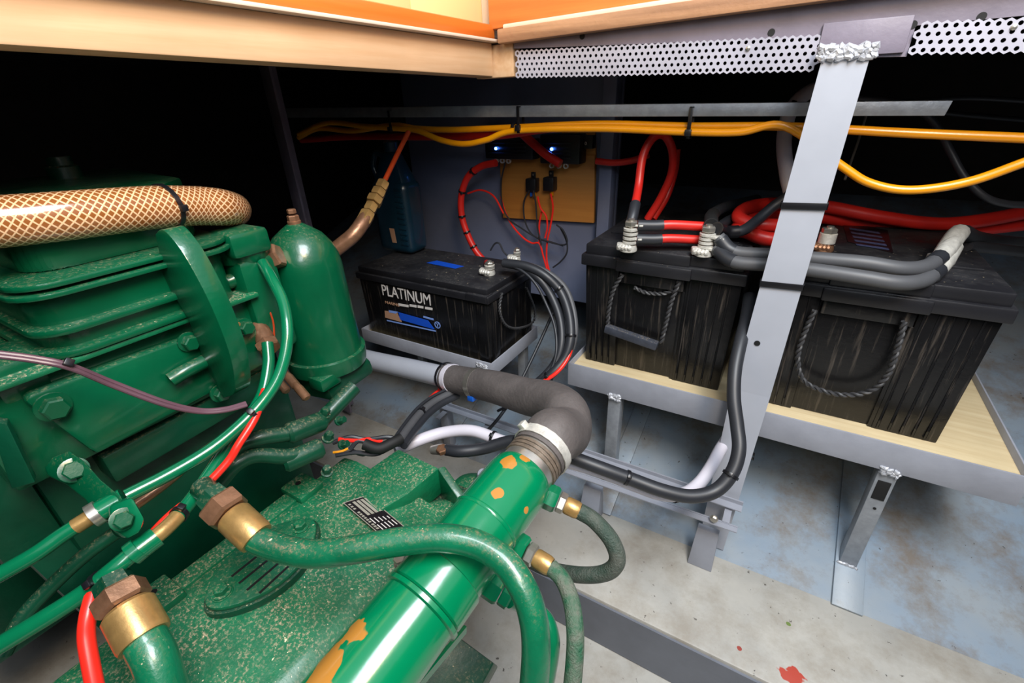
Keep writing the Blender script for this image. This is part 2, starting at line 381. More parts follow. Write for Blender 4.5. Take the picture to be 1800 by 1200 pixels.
# ------------------------------------------------------------------ hatch surround
t = thing('hatch_beam', (-.5, .3, 1.04), 'pale timber hatch beam with a thin projecting ledge above the engine', 'beam')
obj('beam', MB().hexa([(-.53, -.5, 1.054), (-.49, -.5, 1.054), (-.49, .772, 1.038), (-.53, .772, 1.038), (-.53, -.5, 1.088), (-.49, -.5, 1.088), (-.49, .772, 1.086), (-.53, .772, 1.086)], .002), M['beam'], t)
obj('end_block', MB().box((-.529, .776, 1.036), (-.452, .80, 1.084), .002), M['beam'], t)
obj('ledge', MB().box((-.54, -.5, 1.0865), (-.476, .80, 1.0905), .001), M['trimw'], t)
t = thing('step_riser', (-.55, .3, 1.1), 'orange varnished rail with cream boards behind it, above the hatch beam', 'joinery')
obj('rail', MB().box((-.535, -.5, 1.091), (-.505, .81, 1.117), .006), M['orange'], t)
for i in range(5):
    y1 = .835 - i * .2; obj('board', MB().box((-.56, y1 - .198, 1.112), (-.54, y1, 1.3), .001), M['cream'], t)
obj('corner_post', MB().box((-.54, .822, 1.10), (-.515, .85, 1.3), .001), M['trimw'], t)
t = thing('hatch_coaming', (0, .78, 1.03), 'purple grey steel coaming with drilled holes along the far side of the hatch', 'coaming')
b = MB().prism([(-.45, .776, 1.076), (-.012, .776, 1.056), (-.012, .776, 1.034), (.076, .776, 1.030), (.076, .776, 1.060), (.95, .776, 1.066), (.95, .776, 1.12), (-.45, .776, 1.10)], (0, .006, 0))
obj('web', b, M['coam'], t)
for (x, z) in ((-.071, 1.066), (.073, 1.061), (.131, 1.063), (-.33, 1.083)):
    obj('bolt_hole', MB().lathe((x, .7765, z), (0, -1, 0), [(0, .0042), (.0012, .0042)], 16), M['dark'], t)
b = MB().box((-.015, .770, 1.034), (.072, .776, 1.070), .001); obj('patch_plate', b, M['coam'], t)
def perf(x0, x1, zt0, zt1, zb0, zb1, Yp, nm, par):
    """perforated sheet with real holes in a staggered grid; hexagonal cells"""
    bm = bmesh.new(); p = .0088; rh = .0022; R = p / math.sqrt(3); cache = {}
    def V(x, z):
        k = (round(x, 5), round(z, 5))
        if k not in cache: cache[k] = bm.verts.new((x, Yp, z))
        return cache[k]
    nx = int((x1 - x0) / p); nz = 8
    for j in range(nz):
        for i in range(nx):
            cx = x0 + p * (i + .5 + (.5 if j % 2 else 0)); f = (cx - x0) / (x1 - x0)
            cz = (zb0 + (zb1 - zb0) * f) + .004 + j * R * 1.5
            top = zt0 + (zt1 - zt0) * f
            if cz > top - .002: continue
            o = []; h = []
            for k in range(12):
                a = math.pi / 6 * k + math.pi / 6
                rr = R if k % 2 == 0 else p / 2
                zb = (zb1 - zb0) * (rr * math.cos(a)) / (x1 - x0)
                o.append((cx + rr * math.cos(a), cz + rr * math.sin(a) + zb)); h.append((cx + rh * math.cos(a), cz + rh * math.sin(a)))
            ov = [V(*q) for q in o]; hv = [bm.verts.new((q[0], Yp, q[1])) for q in h]; hb = [bm.verts.new((q[0], Yp + .0015, q[1])) for q in h]
            for k in range(12):
                n = (k + 1) % 12
                try: bm.faces.new((ov[k], ov[n], hv[n], hv[k]))
                except ValueError: pass
                bm.faces.new((hv[k], hv[n], hb[n], hb[k]))
    bmesh.ops.recalc_face_normals(bm, faces=bm.faces)
    m = MB(); m.bm.free(); m.bm = bm
    return obj(nm, m, M['perf'], par, 30)
tp = thing('vent_strip', (-.2, .77, 1.02), 'long perforated metal vent strip left of the strut top', 'vent', 'perforated vent strips')
perf(-.446, -.012, 1.078, 1.058, 1.034, 1.020, .772, 'sheet', tp)
b = MB()
for pq in ((1315, 85),):
    b.lathe(P(*pq, Y=.772), (0, -1, 0), [(0, .003), (.002, .0028), (.003, .001)], 10)
obj('screw', b, M['steel'], tp)
tp = thing('vent_strip', (.3, .77, 1.02), 'perforated metal vent strip right of the strut top', 'vent', 'perforated vent strips')
perf(.076, .60, 1.062, 1.066, 1.032, 1.004, .772, 'sheet', tp)
obj('screw', MB().lathe(P(1782, 48, Y=.772), (0, -1, 0), [(0, .003), (.002, .0028), (.003, .001)], 10), M['steel'], tp)
# timber over the coaming
t = thing('cabin_sill', (0, .8, 1.09), 'worn timber sill with orange board above, over the perforated strip', 'joinery')
x0, x1 = -.47, .95
def wedge(mb, ya, yb, z00, z01, z10, z11, X0=x0, X1=x1):
    mb.hexa([(X0, ya, z00), (X1, ya, z10), (X1, yb, z10), (X0, yb, z00), (X0, ya, z01), (X1, ya, z11), (X1, yb, z11), (X0, yb, z01)], .002)
b = MB(); wedge(b, .757, .80, 1.083, 1.103, 1.108, 1.128); obj('sill', b, M['stripx'], t)
b = MB(); wedge(b, .775, .82, 1.103, 1.111, 1.128, 1.136); obj('bead', b, M['trimw'], t)
b = MB(); wedge(b, .80, .825, 1.109, 1.3, 1.136, 1.3, X0=-.512); obj('board', b, M['orangex'], t)

# ------------------------------------------------------------------ strut
ys = .758
t = thing('steel_strut', (-.005, ys, .19), 'upright flat grey steel strut in front of the large battery tray', 'strut')
pt = [(-.008, ys, 1.034), (.040, ys, 1.030)]; 
pt += [P(1340, 715, Y=ys), P(1262, 977, Y=ys - .03), P(1225, 966, Y=ys - .03), P(1277, 705, Y=ys)]
pt = [Vector(q) for q in pt]
b = MB(); b.prism([(-.008, ys, 1.034), (.040, ys, 1.030), (.031, ys, .55), (-.027, ys, .55)], (0, .008, 0)).prism([(-.027, ys, .55), (.031, ys, .55), (.020, ys - .02, .195), (-.026, ys - .02, .195)], (0, .008, 0))
obj('bar', b, M['greyl'], t)
b = MB(); bead(b, (-.014, ys - .001, 1.043), (.047, ys - .001, 1.041), .0042, 26, .5, 3)
obj('weld_bead', b, M['weld'], t)
b = MB().lathe(P(1331, 603, Y=ys - .0005), (0, -1, 0), [(0, .0045), (.0006, .0045)], 14); obj('bolt_hole', b, M['dark'], t)
def strap_at(x, y, wd=.012):
    c = P(x, y, Y=ys + .004); f = (1.034 - c.z) / .484; l_ = -.008 - .019 * f; r_ = .040 - .009 * f; c.x = (l_ + r_) / 2
    m = MB(); m.strap_loop(c, (1, 0, .04), (r_ - l_) / 2 + .0008, (0, 1, 0), .0055, (0, 0, 1), wd); return m
for (x, y) in ((1416, 361), (1376, 500)):
    obj('cable_tie', strap_at(x, y, .009), M['tie'], t)

# ------------------------------------------------------------------ trays
def tray(name, X0, X1, Y0, Y1, zt, h, label, legs, grp):
    t = thing(name, ((X0 + X1) / 2, Y0, zt - h), label, 'tray', grp); w_ = .003
    obj('rail', MB().box((X0, Y0, zt - h), (X1, Y0 + w_, zt), .0008), M['grey'], t)
    obj('rail', MB().box((X0, Y1 - w_, zt - h), (X1, Y1, zt), .0008), M['grey'], t)
    obj('rail', MB().box((X0, Y0 + w_, zt - h), (X0 + w_, Y1 - w_, zt), .0008), M['grey'], t)
    obj('rail', MB().box((X1 - w_, Y0 + w_, zt - h), (X1, Y1 - w_, zt), .0008), M['grey'], t)
    obj('base_board', MB().box((X0 + w_, Y0 + w_, zt - .024), (X1 - w_, Y1 - w_, zt - .014), .0005), M['ply'], t)
    return t
ZB = .487
t = tray('battery_tray', -.346, .372, .79, 1.26, .501, .054, 'long grey steel tray lined with plywood under the two large batteries', None, 'battery trays')
for i, (x, zb) in enumerate(((-.24, None), (.222, None))):
    zb = hullz(.80) + .003
    r = .0135
    b = MB().box((x - r, .792, zb), (x + r, .792 + 2 * r, .452), .002)
    l = obj('leg', b, M['galv'], t)
    b = MB()
    bead(b, (x - r, .7895, .452), (x + r, .7895, .450), .0036, 12, .5, 3)
    obj('weld_bead', b, M['weld'], l); b = MB()
    bead(b, (x - r * 1.2, .791, zb + .002), (x + r * 1.2, .791, zb + .002), .003, 12)
    obj('weld_bead', b, M['weld'], l)
    if i == 1:
        obj('tube_opening', MB().box((x - .009, .7905, .385), (x + .009, .7925, .425), .0008), M['dark'], l)
        obj('bolt_hole', MB().lathe((x + .002, .792, .365), (0, -1, 0), [(0, .0025), (.0008, .0025)], 10), M['dark'], l)
t = tray('battery_tray', -.885, -.490, .712, .925, .50, .034, 'short grey steel tray under the small battery', None, 'battery trays')
for x in (-.87, -.52):
    obj('leg', MB().box((x - .01, .89, hullz(.9) + .002), (x + .01, .91, .466), .001), M['galv'], t)
b = MB()
bead(b, (-.53, .7115, .494), (-.502, .7115, .49), .0028, 12, .5, 3)
obj('weld_bead', b, M['weld'], t)

# ------------------------------------------------------------------ batteries
def rope(mb, pts, r):
    pts = [Vector(p) for p in pts]; prev = None; A_ = []; B_ = []; ln = 0
    for i, p in enumerate(pts):
        d = (pts[min(i + 1, len(pts) - 1)] - pts[max(i - 1, 0)]).normalized()
        a = d.orthogonal().normalized() if prev is None else (prev - d * prev.dot(d)).normalized(); prev = a; c = d.cross(a)
        if i: ln += (pts[i] - pts[i - 1]).length
        th = ln / (r * 2.6) * math.pi; o = a * math.cos(th) * r * .55 + c * math.sin(th) * r * .55
        A_.append(p + o); B_.append(p - o)
    mb.tube(A_, r * .6, 6); mb.tube(B_, r * .6, 6)
def dens(pts, step=.0015):
    out = []
    for i in range(len(pts) - 1):
        a, c = Vector(pts[i]), Vector(pts[i + 1]); n = max(1, int((c - a).length / step))
        out += [a.lerp(c, k / n) for k in range(n)]
    return out + [Vector(pts[-1])]
def big_battery(X0, X1, label):
    Y0, Y1 = .838, 1.22; z0, z1, z2, z3 = ZB + .0005, .708, .730, .752; w_ = X1 - X0
    t = thing('battery', ((X0 + X1) / 2, Y0, z0), label, 'battery', 'large batteries on the long tray')
    def tp(mb, x0, x1, y0, y1, za, zb, e=.006, bev=.003):   # slightly wider at the top
        f = lambda x: x + e * (2 * (x - X0) / w_ - 1)
        mb.hexa([(x0, y0 + e, za), (x1, y0 + e, za), (x1, y1 - e, za), (x0, y1 - e, za), (f(x0), y0, zb), (f(x1), y0, zb), (f(x1), y1, zb), (f(x0), y1, zb)], bev)
    b = MB(); tp(b, X0, X1, Y0 + .006, Y1, z0, z1)
    n = 5
    tp(b, X0, X0 + w_ * .24, Y0, Y0 + .04, z0, z1, bev=.002); tp(b, X1 - w_ * .32, X1, Y0, Y0 + .04, z0, z1, bev=.002)
    for k in range(9):   # thin vertical ribs on the two front columns
        xx = X0 + w_ * (.03 + .05 * k) if k < 4 else X1 - w_ * (.30 - .058 * (k - 4))
        tp(b, xx, xx + .0035, Y0 - .0012, Y0 + .01, z0 + .004, z1, bev=.0006)
    b.box((X0 + w_ * .24, Y0 - .004, z1 - .028), (X1 - w_ * .32, Y0 + .012, z1 - .002), .002)   # hood over the handle
    tp(b, X1 - w_ * .34, X1 - w_ * .31, Y0 + .002, Y0 + .02, z0, z1 - .03, bev=.0006)
    obj('case', b, M['batt'], t)
    b = MB(); e = .012
    b.box((X0 - e, Y0 - e, z1), (X1 + e, Y1 + e, z2), .003)
    b.box((X0 + w_ * .22, Y0 - e - .005, z1 - .002), (X0 + w_ * .72, Y0, z2 - .002), .003)
    b.box((X0 - e + .007, Y0 - e + .006, z2 - .001), (X1 + e - .007, Y1 + e - .007, z3 - .002), .003)
    b.box((X0 + w_ * .24, Y0 - e + .001, z2 - .001), (X0 + w_ * .70, Y0 + .05, z3 - .0015), .003)
    b.box((X0 + .012, Y0 + .085, z3 - .003), (X1 - .012, Y0 + .089, z3 + .0015), .001)
    obj('lid', b, M['black'], t)
    return t
B1 = big_battery(-.328, -.054, 'large black battery left of the strut, with a grip bar hanging from its rope')
b = MB(); Yh = .830
rope(b, dens(px([(1094, 482), (1078, 510), (1070, 545), (1068, 575)], Y=Yh)), .0042)
rope(b, dens(px([(1194, 494), (1180, 530), (1170, 570), (1162, 602)], Y=Yh)), .0042)
rope(b, dens(px([(1115, 505), (1135, 514), (1165, 516), (1185, 508)], Y=.838)), .0038)
h = obj('rope_handle', b, M['rope'], B1)
b = MB(); p0, p1 = P(1064, 576, Y=Yh - .004), P(1156, 608, Y=Yh - .004)
b.bar(p0, p1, (0, 0, 1), .017, .016, .003)
for f in (.12, .3, .48, .66, .84): b.bar(p0.lerp(p1, f - .05), p0.lerp(p1, f + .05), (0, 0, 1), .0185, .010, .001)
obj('grip', b, M['grip'], B1)
B2 = big_battery(.006, .276, 'large black battery right of the strut, with a loose rope loop hanging on its front')
b = MB(); rope(b, dens(px([(1432, 545), (1412, 590), (1402, 630), (1412, 668), (1450, 688), (1495, 694), (1535, 684), (1562, 655), (1578, 610), (1590, 565)], Y=.826)), .0042)
obj('rope_handle', b, M['rope'], B2)
# label on top of battery 2
b = MB(); zt = .7505
b.prism([P(1480, 388, Z=zt), P(1560, 405, Z=zt), P(1570, 445, Z=zt), P(1490, 425, Z=zt)], (0, 0, .0006)); lb = obj('label', b, M['plate'], B2)
for k in range(5):
    b = MB(); y = 400 + k * 7; b.prism([P(1492 + k * 3, y, Z=zt + .0008), P(1545 + k * 4, y + 8, Z=zt + .0008), P(1547 + k * 4, y + 11, Z=zt + .0008), P(1494 + k * 3, y + 3, Z=zt + .0008)], (0, 0, .0003)); obj('print_line', b, M['inkd'], lb)
# small battery
SX0, SX1, SY0, SY1 = -.868, -.497, .722, .912; z0 = .4875
t = thing('battery', ((SX0 + SX1) / 2, SY0, z0), 'small black battery with PLATINUM printed in silver on its long side', 'battery')
B3 = t
b = MB(); b.hexa([(SX0 + .003, SY0 + .004, z0), (SX1 - .003, SY0 + .004, z0), (SX1 - .003, SY1 - .004, z0), (SX0 + .003, SY1 - .004, z0), (SX0, SY0, .635), (SX1, SY0, .635), (SX1, SY1, .635), (SX0, SY1, .635)], .004)
b.box((SX1 - .03, SY0 - .002, z0 + .002), (SX1 - .004, SY0 + .02, .63), .003)
b.box((SX1 - .02, SY0 + .012, z0 + .002), (SX1 + .003, SY0 + .035, .632), .002); b.box((SX1 - .02, SY1 - .035, z0 + .002), (SX1 + .003, SY1 - .01, .632), .002)
obj('case', b, M['batt'], t)
b = MB().box((SX0 - .005, SY0 - .005, .634), (SX1 + .005, SY1 + .005, .650), .003).box((SX0 + .001, SY0 + .001, .649), (SX1 - .001, SY1 - .001, .664), .003)
b.box((SX1 - .05, SY0 - .008, .636), (SX1 + .001, SY0 + .02, .652), .002)
obj('lid', b, M['black'], t)
b = MB(); rope(b, dens(px([(882, 515), (878, 545), (888, 570), (908, 577), (935, 568), (940, 545), (925, 505)], X=SX1 + .007)), .003); obj('rope_handle', b, M['rope'], t)
yb = SY0 - .0012
def tx(s, x, y, hpx, nm='lettering', m='inkw', sx=1.0, bold=0, Y=yb, wpx=None):
    a = P(x, y, Y=Y); c = P(x, y - hpx, Y=Y); size = (c - a).length / .72
    return text(nm, s, size, a, (1, 0, -.012), (0, 0, 1), M[m], t, .0004, sx, bold)
tx('PLATINUM', 672, 518, 18.5, sx=.80)
tx('MARINE', 677, 533, 4.5, m='inkt', sx=1.3)
b = MB()
for (x0_, x1_, y) in ((700, 718, 535), (720, 732, 536.5), (734, 744, 538.5), (747, 760, 541)):
    b.prism([P(x0_, y - 2, Y=yb), P(x1_, y - 2 + (x1_ - x0_) * .17, Y=yb), P(x1_, y + 2 + (x1_ - x0_) * .17, Y=yb), P(x0_, y + 2, Y=yb)], (0, .0006, 0))
obj('print_line', b, M['inkw'], t)
b = MB().prism([P(676, 546, Y=yb), P(700, 549, Y=yb), P(706, 566, Y=yb), P(677, 558, Y=yb)], (0, .0006, 0)); obj('boat_picture', b, M['inkt'], t)
b = MB().prism([P(698, 548, Y=yb), P(752, 563, Y=yb), P(764, 579, Y=yb), P(704, 562, Y=yb)], (0, .0006, 0)); obj('label', b, M['inkb'], t)
b = MB().prism([P(680, 562, Y=yb - .0004), P(766, 581, Y=yb - .0004), P(766, 583, Y=yb - .0004), P(680, 564, Y=yb - .0004)], (0, .0005, 0))
b.prism([P(744, 555, Y=yb - .0004), P(762, 560, Y=yb - .0004), P(762, 563, Y=yb - .0004), P(744, 558, Y=yb - .0004)], (0, .0005, 0))
b.prism([P(683, 545, Y=yb - .0004), P(700, 548, Y=yb - .0004), P(696, 551, Y=yb - .0004), P(684, 549, Y=yb - .0004)], (0, .0005, 0)); obj('print_line', b, M['inkl'], t)
c_ = P(769, 571, Y=yb - .0006)
b = MB(); b.ring(c_, (0, 1, 0), .0065, .0006, .002); b.box(c_ - Vector((.001, .0003, .004)), c_ + Vector((.001, .0003, .004))); b.box(c_ - Vector((.0035, .0003, -.002)), c_ + Vector((.0035, .0003, .004)))
obj('emblem', b, M['inkl'], t)
b = MB().prism([P(768, 458, Z=.665), P(815, 468, Z=.665), P(800, 472, Z=.665), P(750, 462, Z=.665)], (0, 0, .0006)); obj('top_label', b, M['inkb'], t)
# oil bottle on the small battery
t = thing('oil_bottle', P(700, 445, Z=.666), 'dark teal plastic oil bottle standing on the back of the small battery', 'bottle')
bx0, bx1, by0, by1 = -.905, -.797, .835, .905
b = MB().box((bx0, by0, .666), (bx1 + .004, by1, .84), .018, 4)
b.hexa([(bx0 + .004, by0 + .005, .825), (bx1, by0 + .005, .825), (bx1, by1 - .005, .825), (bx0 + .004, by1 - .005, .825), (bx0 + .035, by0 + .02, .905), (bx1 - .03, by0 + .02, .905), (bx1 - .03, by1 - .02, .905), (bx0 + .035, by1 - .02, .905)], .01)
obj('body', b, M['bottle'], t)
b = MB()
for k in range(11): b.box((bx1 - .026, by0 - .0015, .69 + k * .013), (bx1 - .004, by0 + .01, .696 + k * .013), .001)
obj('grip_rib', b, M['bottle'], t)['kind'] = 'stuff'
b = MB().tube(spl([(bx0 + .012, by0 + .03, .83), (bx0 - .004, by0 + .03, .87), (bx0 + .012, by0 + .03, .90), (bx0 + .04, by0 + .03, .89)]), .007); obj('handle', b, M['bottle'], t)
obj('cap', MB().lathe(((bx0 + bx1) / 2 + .004, (by0 + by1) / 2, .904), (0, 0, 1), [(0, .017), (.02, .017), (.023, .014)], 20), M['bottle'], t)
obj('print_mark', MB().prism([P(684, 401, Y=by0 - .001), P(692, 402, Y=by0 - .001), P(697, 427, Y=by0 - .001), P(690, 426, Y=by0 - .001)], (0, .001, 0)), M['inkt'], t)

# ------------------------------------------------------------------ terminals
def terminal(base, h, label, cat='terminal', m='lead', r=.0138, grp='battery terminal clamps'):
    t = thing('terminal_clamp', base, label, cat, grp); base = Vector(base)
    b = MB().lathe(base, (0, 0, 1), [(0, r * 1.1), (.003, r * 1.15), (.010, r), (.012, r * .7), (.014, r * .68)], 18)
    b.obox(base + Vector((-.008, -.004, .008)), (1, .3, 0), (-.3, 1, 0), (0, 0, 1), .012, .009, .006, .003)
    for k in range(4): b.lathe(base + Vector((-.012 + k * .006, -.012, .008)), (0, -1, .4), [(0, .004), (.003, .005), (.006, .002)], 8)
    obj('clamp', b, M[m], t)
    b = MB(); z = .014
    for k in range(4):
        b.lathe(base + Vector((.002, 0, z)), (0, 0, 1), [(0, r * .95), (.004, r * .95), (.0045, r * .8)], 18); z += h / 6
    obj('washer', b, M['lead'], t)
    b = MB().lathe(base + Vector((.002, 0, 0)), (0, 0, 1), [(0, r * .4), (z + .012, r * .4)], 12).nut(base + Vector((.002, 0, z)), (0, 0, 1), r * .85, .009)
    obj('stud', b, M['steel'], t)
    return t
T1 = P(1104, 440, Z=.753); T2 = P(1236, 448, Z=.753); T3 = P(1446, 440, Z=.753); T4 = P(1655, 462, Z=.753); T5 = P(860, 482, Z=.665); T6 = P(908, 458, Z=.665)
terminal(T1, .046, 'silver terminal clamp with stacked lugs at the left end of the large batteries')
terminal(T2, .040, 'silver terminal clamp with stacked grey cable lugs beside the two red links')
terminal(T3, .024, 'brass terminal clamp just right of the strut', m='brassd')
terminal(T4, .026, 'greasy silver terminal clamp at the right end of the right battery')
terminal(T5, .008, 'silver terminal clamp on the PLATINUM battery below the red cable', r=.012)
terminal(T6, .008, 'small terminal clamp at the rear corner of the PLATINUM battery', r=.009)

# ------------------------------------------------------------------ cables
def cable(name, pts, r, m, label, cat='cable', group=None, ends=(), ties=(), n=12, sleeves=()):
    """pts: 3-D path; ends: list of (i0, i1, material, radius factor, name) sleeves; ties: fractions"""
    if not ends and not ties:
        o = obj(name, MB().tube(pts, r, n), m); tag(o, label, cat, group); return o
    t = thing(name, tuple(pts[len(pts) // 2]), label, cat, group)
    obj('sheath', MB().tube(pts, r, n), m, t)
    L_ = len(pts) - 1
    for (a, c, mm, f, nm) in ends:
        obj(nm, MB().tube(pts[int(a * L_):int(c * L_) + 1], r * f, n), mm, t)
    for f in ties:
        i = max(1, min(L_ - 1, int(f * L_))); d = pts[i + 1] - pts[i - 1]
        obj('cable_tie', MB().ring(pts[i], d, r * 1.03, .0045 if r < .012 else .006, .0013, head=CAM - pts[i] + Vector((0, 0, .3))), M['tie'], t)
    return t
def lug(t, p0, p1, r):
    pass
# yellow cables under the bar
YC = .868
c1 = px([(525, 242), (560, 226), (620, 230), (690, 220), (735, 226), (800, 228), (905, 224), (1050, 218), (1210, 222), (1370, 222), (1490, 228), (1600, 234), (1810, 243)], Y=YC)
cable('cable', c1, .0062, M['yellow'], 'upper yellow cable tied along the underside of the galvanised bar', group='yellow cables', ties=(.5,))
c2 = px([(525, 236), (575, 216), (640, 222), (700, 226), (735, 230), (775, 246), (815, 253), (855, 246), (905, 230), (1050, 226), (1210, 232), (1300, 232), (1380, 222), (1480, 292), (1530, 322), (1600, 334), (1700, 320), (1810, 282)], Y=YC - .012)
cable('cable', c2, .0060, M['yellow'], 'lower yellow cable that sags below the bar and droops again at the far right', group='yellow cables')
# galvanised bar and post
t = thing('galvanised_bar', (-.3, .86, .965), 'long grey galvanised bar running across the bay under the deck', 'bar')
b = MB(); b.hexa([(-1.25, .857, .982), (.143, .857, .964), (.143, .862, .964), (-1.25, .862, .982), (-1.25, .857, 1.004), (.146, .857, .981), (.146, .862, .981), (-1.25, .862, 1.004)], .0005)
b.hexa([(-1.25, .862, 1.000), (.146, .862, .977), (.146, .90, .977), (-1.25, .90, 1.000), (-1.25, .862, 1.004), (.146, .862, .981), (.146, .90, .981), (-1.25, .90, 1.004)])
obj('angle', b, M['galv'], t)
for (x, y) in ((915, 200), (1215, 205), (690, 205)):
    c_ = P(x, y + 6, Y=.86); b = MB(); b.strap_loop(c_ - Vector((0, 0, .004)), (0, 1, 0), .009, (0, 0, 1), .022, (1, 0, 0), .006)
    b.obox(c_ + Vector((0, -.012, -.018)), (1, 0, 0), (0, 1, 0), (0, 0, 1), .005, .004, .005, .001); obj('cable_tie', b, M['tie'], t)
t = thing('deck_post', (-1.0, .7, .3), 'brownish flat steel post behind the green filter', 'post')
b = MB().box((-1.022, .70, hullz(.7) + .03), (-.99, .706, 1.14), .0008); obj('flange', b, M['coam'], t)
b = MB().box((-1.026, .706, hullz(.7) + .03), (-1.022, .74, 1.14), .0005); obj('web', b, M['coam'], t)
# red cables at the back panel
cable('cable', px([(530, 246), (620, 240), (730, 240), (820, 240), (885, 237), (960, 226), (1020, 224)], Y=.93), .0085, M['red'], 'dark red battery cable running behind the yellow cables', group='red cables at the bulkhead')
cable('cable', px([(915, 232), (935, 250), (958, 270), (985, 288)], Y=1.02), .010, M['red'], 'short thick red cable running down between the two black switch boxes', group='red cables at the bulkhead')
rb = px([(872, 286), (845, 293), (822, 312), (811, 345), (812, 380), (822, 412), (836, 440), (850, 458), (858, 476)], Y=.99)
rb[-6:] = spl([rb[-6], (rb[-6] + T5 + Vector((0, 0, .03))) / 2, T5 + Vector((0, 0, .018))], 3)[1:]
cable('cable', rb, .0085, M['red'], 'red cable bound with black ties curving down to the PLATINUM battery', group='red cables at the bulkhead', ties=(.2, .35, .5, .62, .72))
cable('cable', px([(1048, 283), (1080, 286), (1112, 282), (1140, 272)], Y=1.03), .007, M['red'], 'short red cable leaving the switch box towards the red loop', group='red cables at the bulkhead')
lp = px([(1109, 392, {'Y': .835}), (1114, 372, {'Y': .85}), (1122, 330, {'Y': .90}), (1130, 275, {'Y': .92}), (1148, 242, {'Y': .93}), (1168, 238, {'Y': .95}), (1182, 265, {'Y': .97}), (1180, 305, {'Y': .99}), (1160, 350, {'Y': 1.0}), (1138, 385, {'Y': 1.0})])
cable('cable', lp, .0078, M['red'], 'red cable looping high above the left large battery', ends=((0, .16, M['cable_black'], 1.25, 'sleeve'),), group='red loops over the left battery')
cable('cable', px([(1190, 262, .98), (1186, 300, 1.0), (1172, 345, 1.02), (1148, 385, 1.02)]), .0075, M['red'], 'second red cable hanging beside the high red loop', group='red loops over the left battery')
# red links between terminals 1 and 2
for k, (dz, lab) in enumerate(((.046, 'upper short red link cable between the two silver clamps'), (.022, 'lower short red link cable between the two silver clamps'))):
    a = T1 + Vector((.012, .002, dz)); c = T2 + Vector((.0, .03, dz - .004))
    m_ = (a + c) / 2 + Vector((0, .0, .002)); pts = spl([a, a.lerp(c, .25), m_, c], 8)
    o = cable('cable', pts, .0078, M['red'], lab, ends=((.04, .5, M['cable_black'], 1.22, 'sleeve'),), group='red link cables')
    obj('lug', MB().bar(a - Vector((.014, 0, 0)), a + Vector((.012, 0, .001)), (0, 1, 0), .015, .0035, .001), M['lead'], o)
# grey cables from terminal 2 to terminal 4
ga = [(1290, 442, .765), (1360, 448, .735), (1440, 455, .70), (1520, 462, .67), (1585, 472, .655), (1628, 468, .66), (1652, 452, .675)]
gb = [(1290, 460, .755), (1360, 466, .725), (1440, 476, .69), (1520, 488, .66), (1580, 497, .645), (1622, 493, .65), (1648, 475, .67)]
for k, (gl, dz, lab) in enumerate(((ga, .034, 'upper thick grey cable running behind the strut to the right-hand clamp'), (gb, .014, 'lower thick grey cable running behind the strut to the right-hand clamp'))):
    st = T2 + Vector((.020, -.004, dz)); pts = spl([st] + [P(*q) for q in gl], 8)
    o = cable('cable', pts, .0105, M['cable_grey'], lab, ends=((.02, .15, M['cable_black'], 1.12, 'sleeve'), (.93, 1, M['cable_black'], 1.12, 'sleeve')), group='grey battery cables')
    obj('lug', MB().bar(st - Vector((.022, -.004, 0)), st + Vector((.012, -.002, -.001)), (0, 1, 0), .019, .0045, .001), M['lead'], o)
    e = pts[-1]; q = P(1680, 420 + 14 * k, .70)
    obj('end_lug', MB().tube([e, e.lerp(q, .4), q], [.011, .012, .009], 14), M['lead'], o)
obj_ = cable('cable', px([(1660, 445, .69), (1680, 415, .71), (1692, 408, .74), (1715, 418, .80), (1760, 425, .85), (1820, 430, .85)]), .012, M['cable_black'], 'black cable leaving the right-hand clamp into the dark', ends=((0, .3, M['lead'], 1.1, 'lug'),))
cable('cable', px([(1700, 432, .78), (1740, 436, .80), (1820, 445, .82)]), .009, M['cable_black'], 'thin dark cable behind the right large battery', group='dark cables behind the right battery')
# black cables rising from terminal 2
st = T2 + Vector((.004, .008, .05))
cable('cable', spl([st, P(1252, 378, .86), P(1275, 364, .92), P(1310, 355, 1.0), P(1330, 350, 1.05)], 8), .0105, M['cable_black'], 'black cable bending back into the dark above the second clamp', ends=((0, .3, M['dark'], 1.12, 'sleeve'),), group='black cables at the second clamp')
st = T2 + Vector((.014, .004, .046))
cable('cable', spl([st, P(1275, 407, .80), P(1305, 405, .80), P(1330, 388, .81), P(1358, 364, .81), P(1385, 345, .80), P(1400, 325, .80)], 8), .0092, M['cable_black'], 'black cable rising from the second clamp to the back of the strut', ends=((0, .3, M['tie'], 1.2, 'sleeve'),), group='black cables at the second clamp')
cable('cable', px([(1258, 402, .86), (1285, 385, .9), (1310, 378, .95), (1340, 360, 1.02)]), .009, M['cable_black'], 'black cable lying behind the second clamp', group='black cables at the second clamp')
# big red cables right
cable('cable', px([(1420, 400, .84), (1352, 396, .84), (1320, 394, .85), (1298, 380, .87), (1318, 364, .90), (1370, 358, .92), (1450, 363, .93), (1540, 380, .91), (1640, 393, .89), (1720, 388, .88), (1820, 370, .88)]), .0125, M['red'], 'thick red cable curling at the left and running to the right edge', group='thick red cables behind the right battery')
cable('cable', px([(1420, 420, .83), (1350, 420, .83), (1315, 408, .85), (1296, 402, .87), (1320, 385, .91), (1400, 378, .95), (1500, 390, .95), (1600, 404, .93), (1700, 404, .92), (1820, 392, .92)]), .0125, M['red'], 'thick red cable lying below and behind the curled one', group='thick red cables behind the right battery')
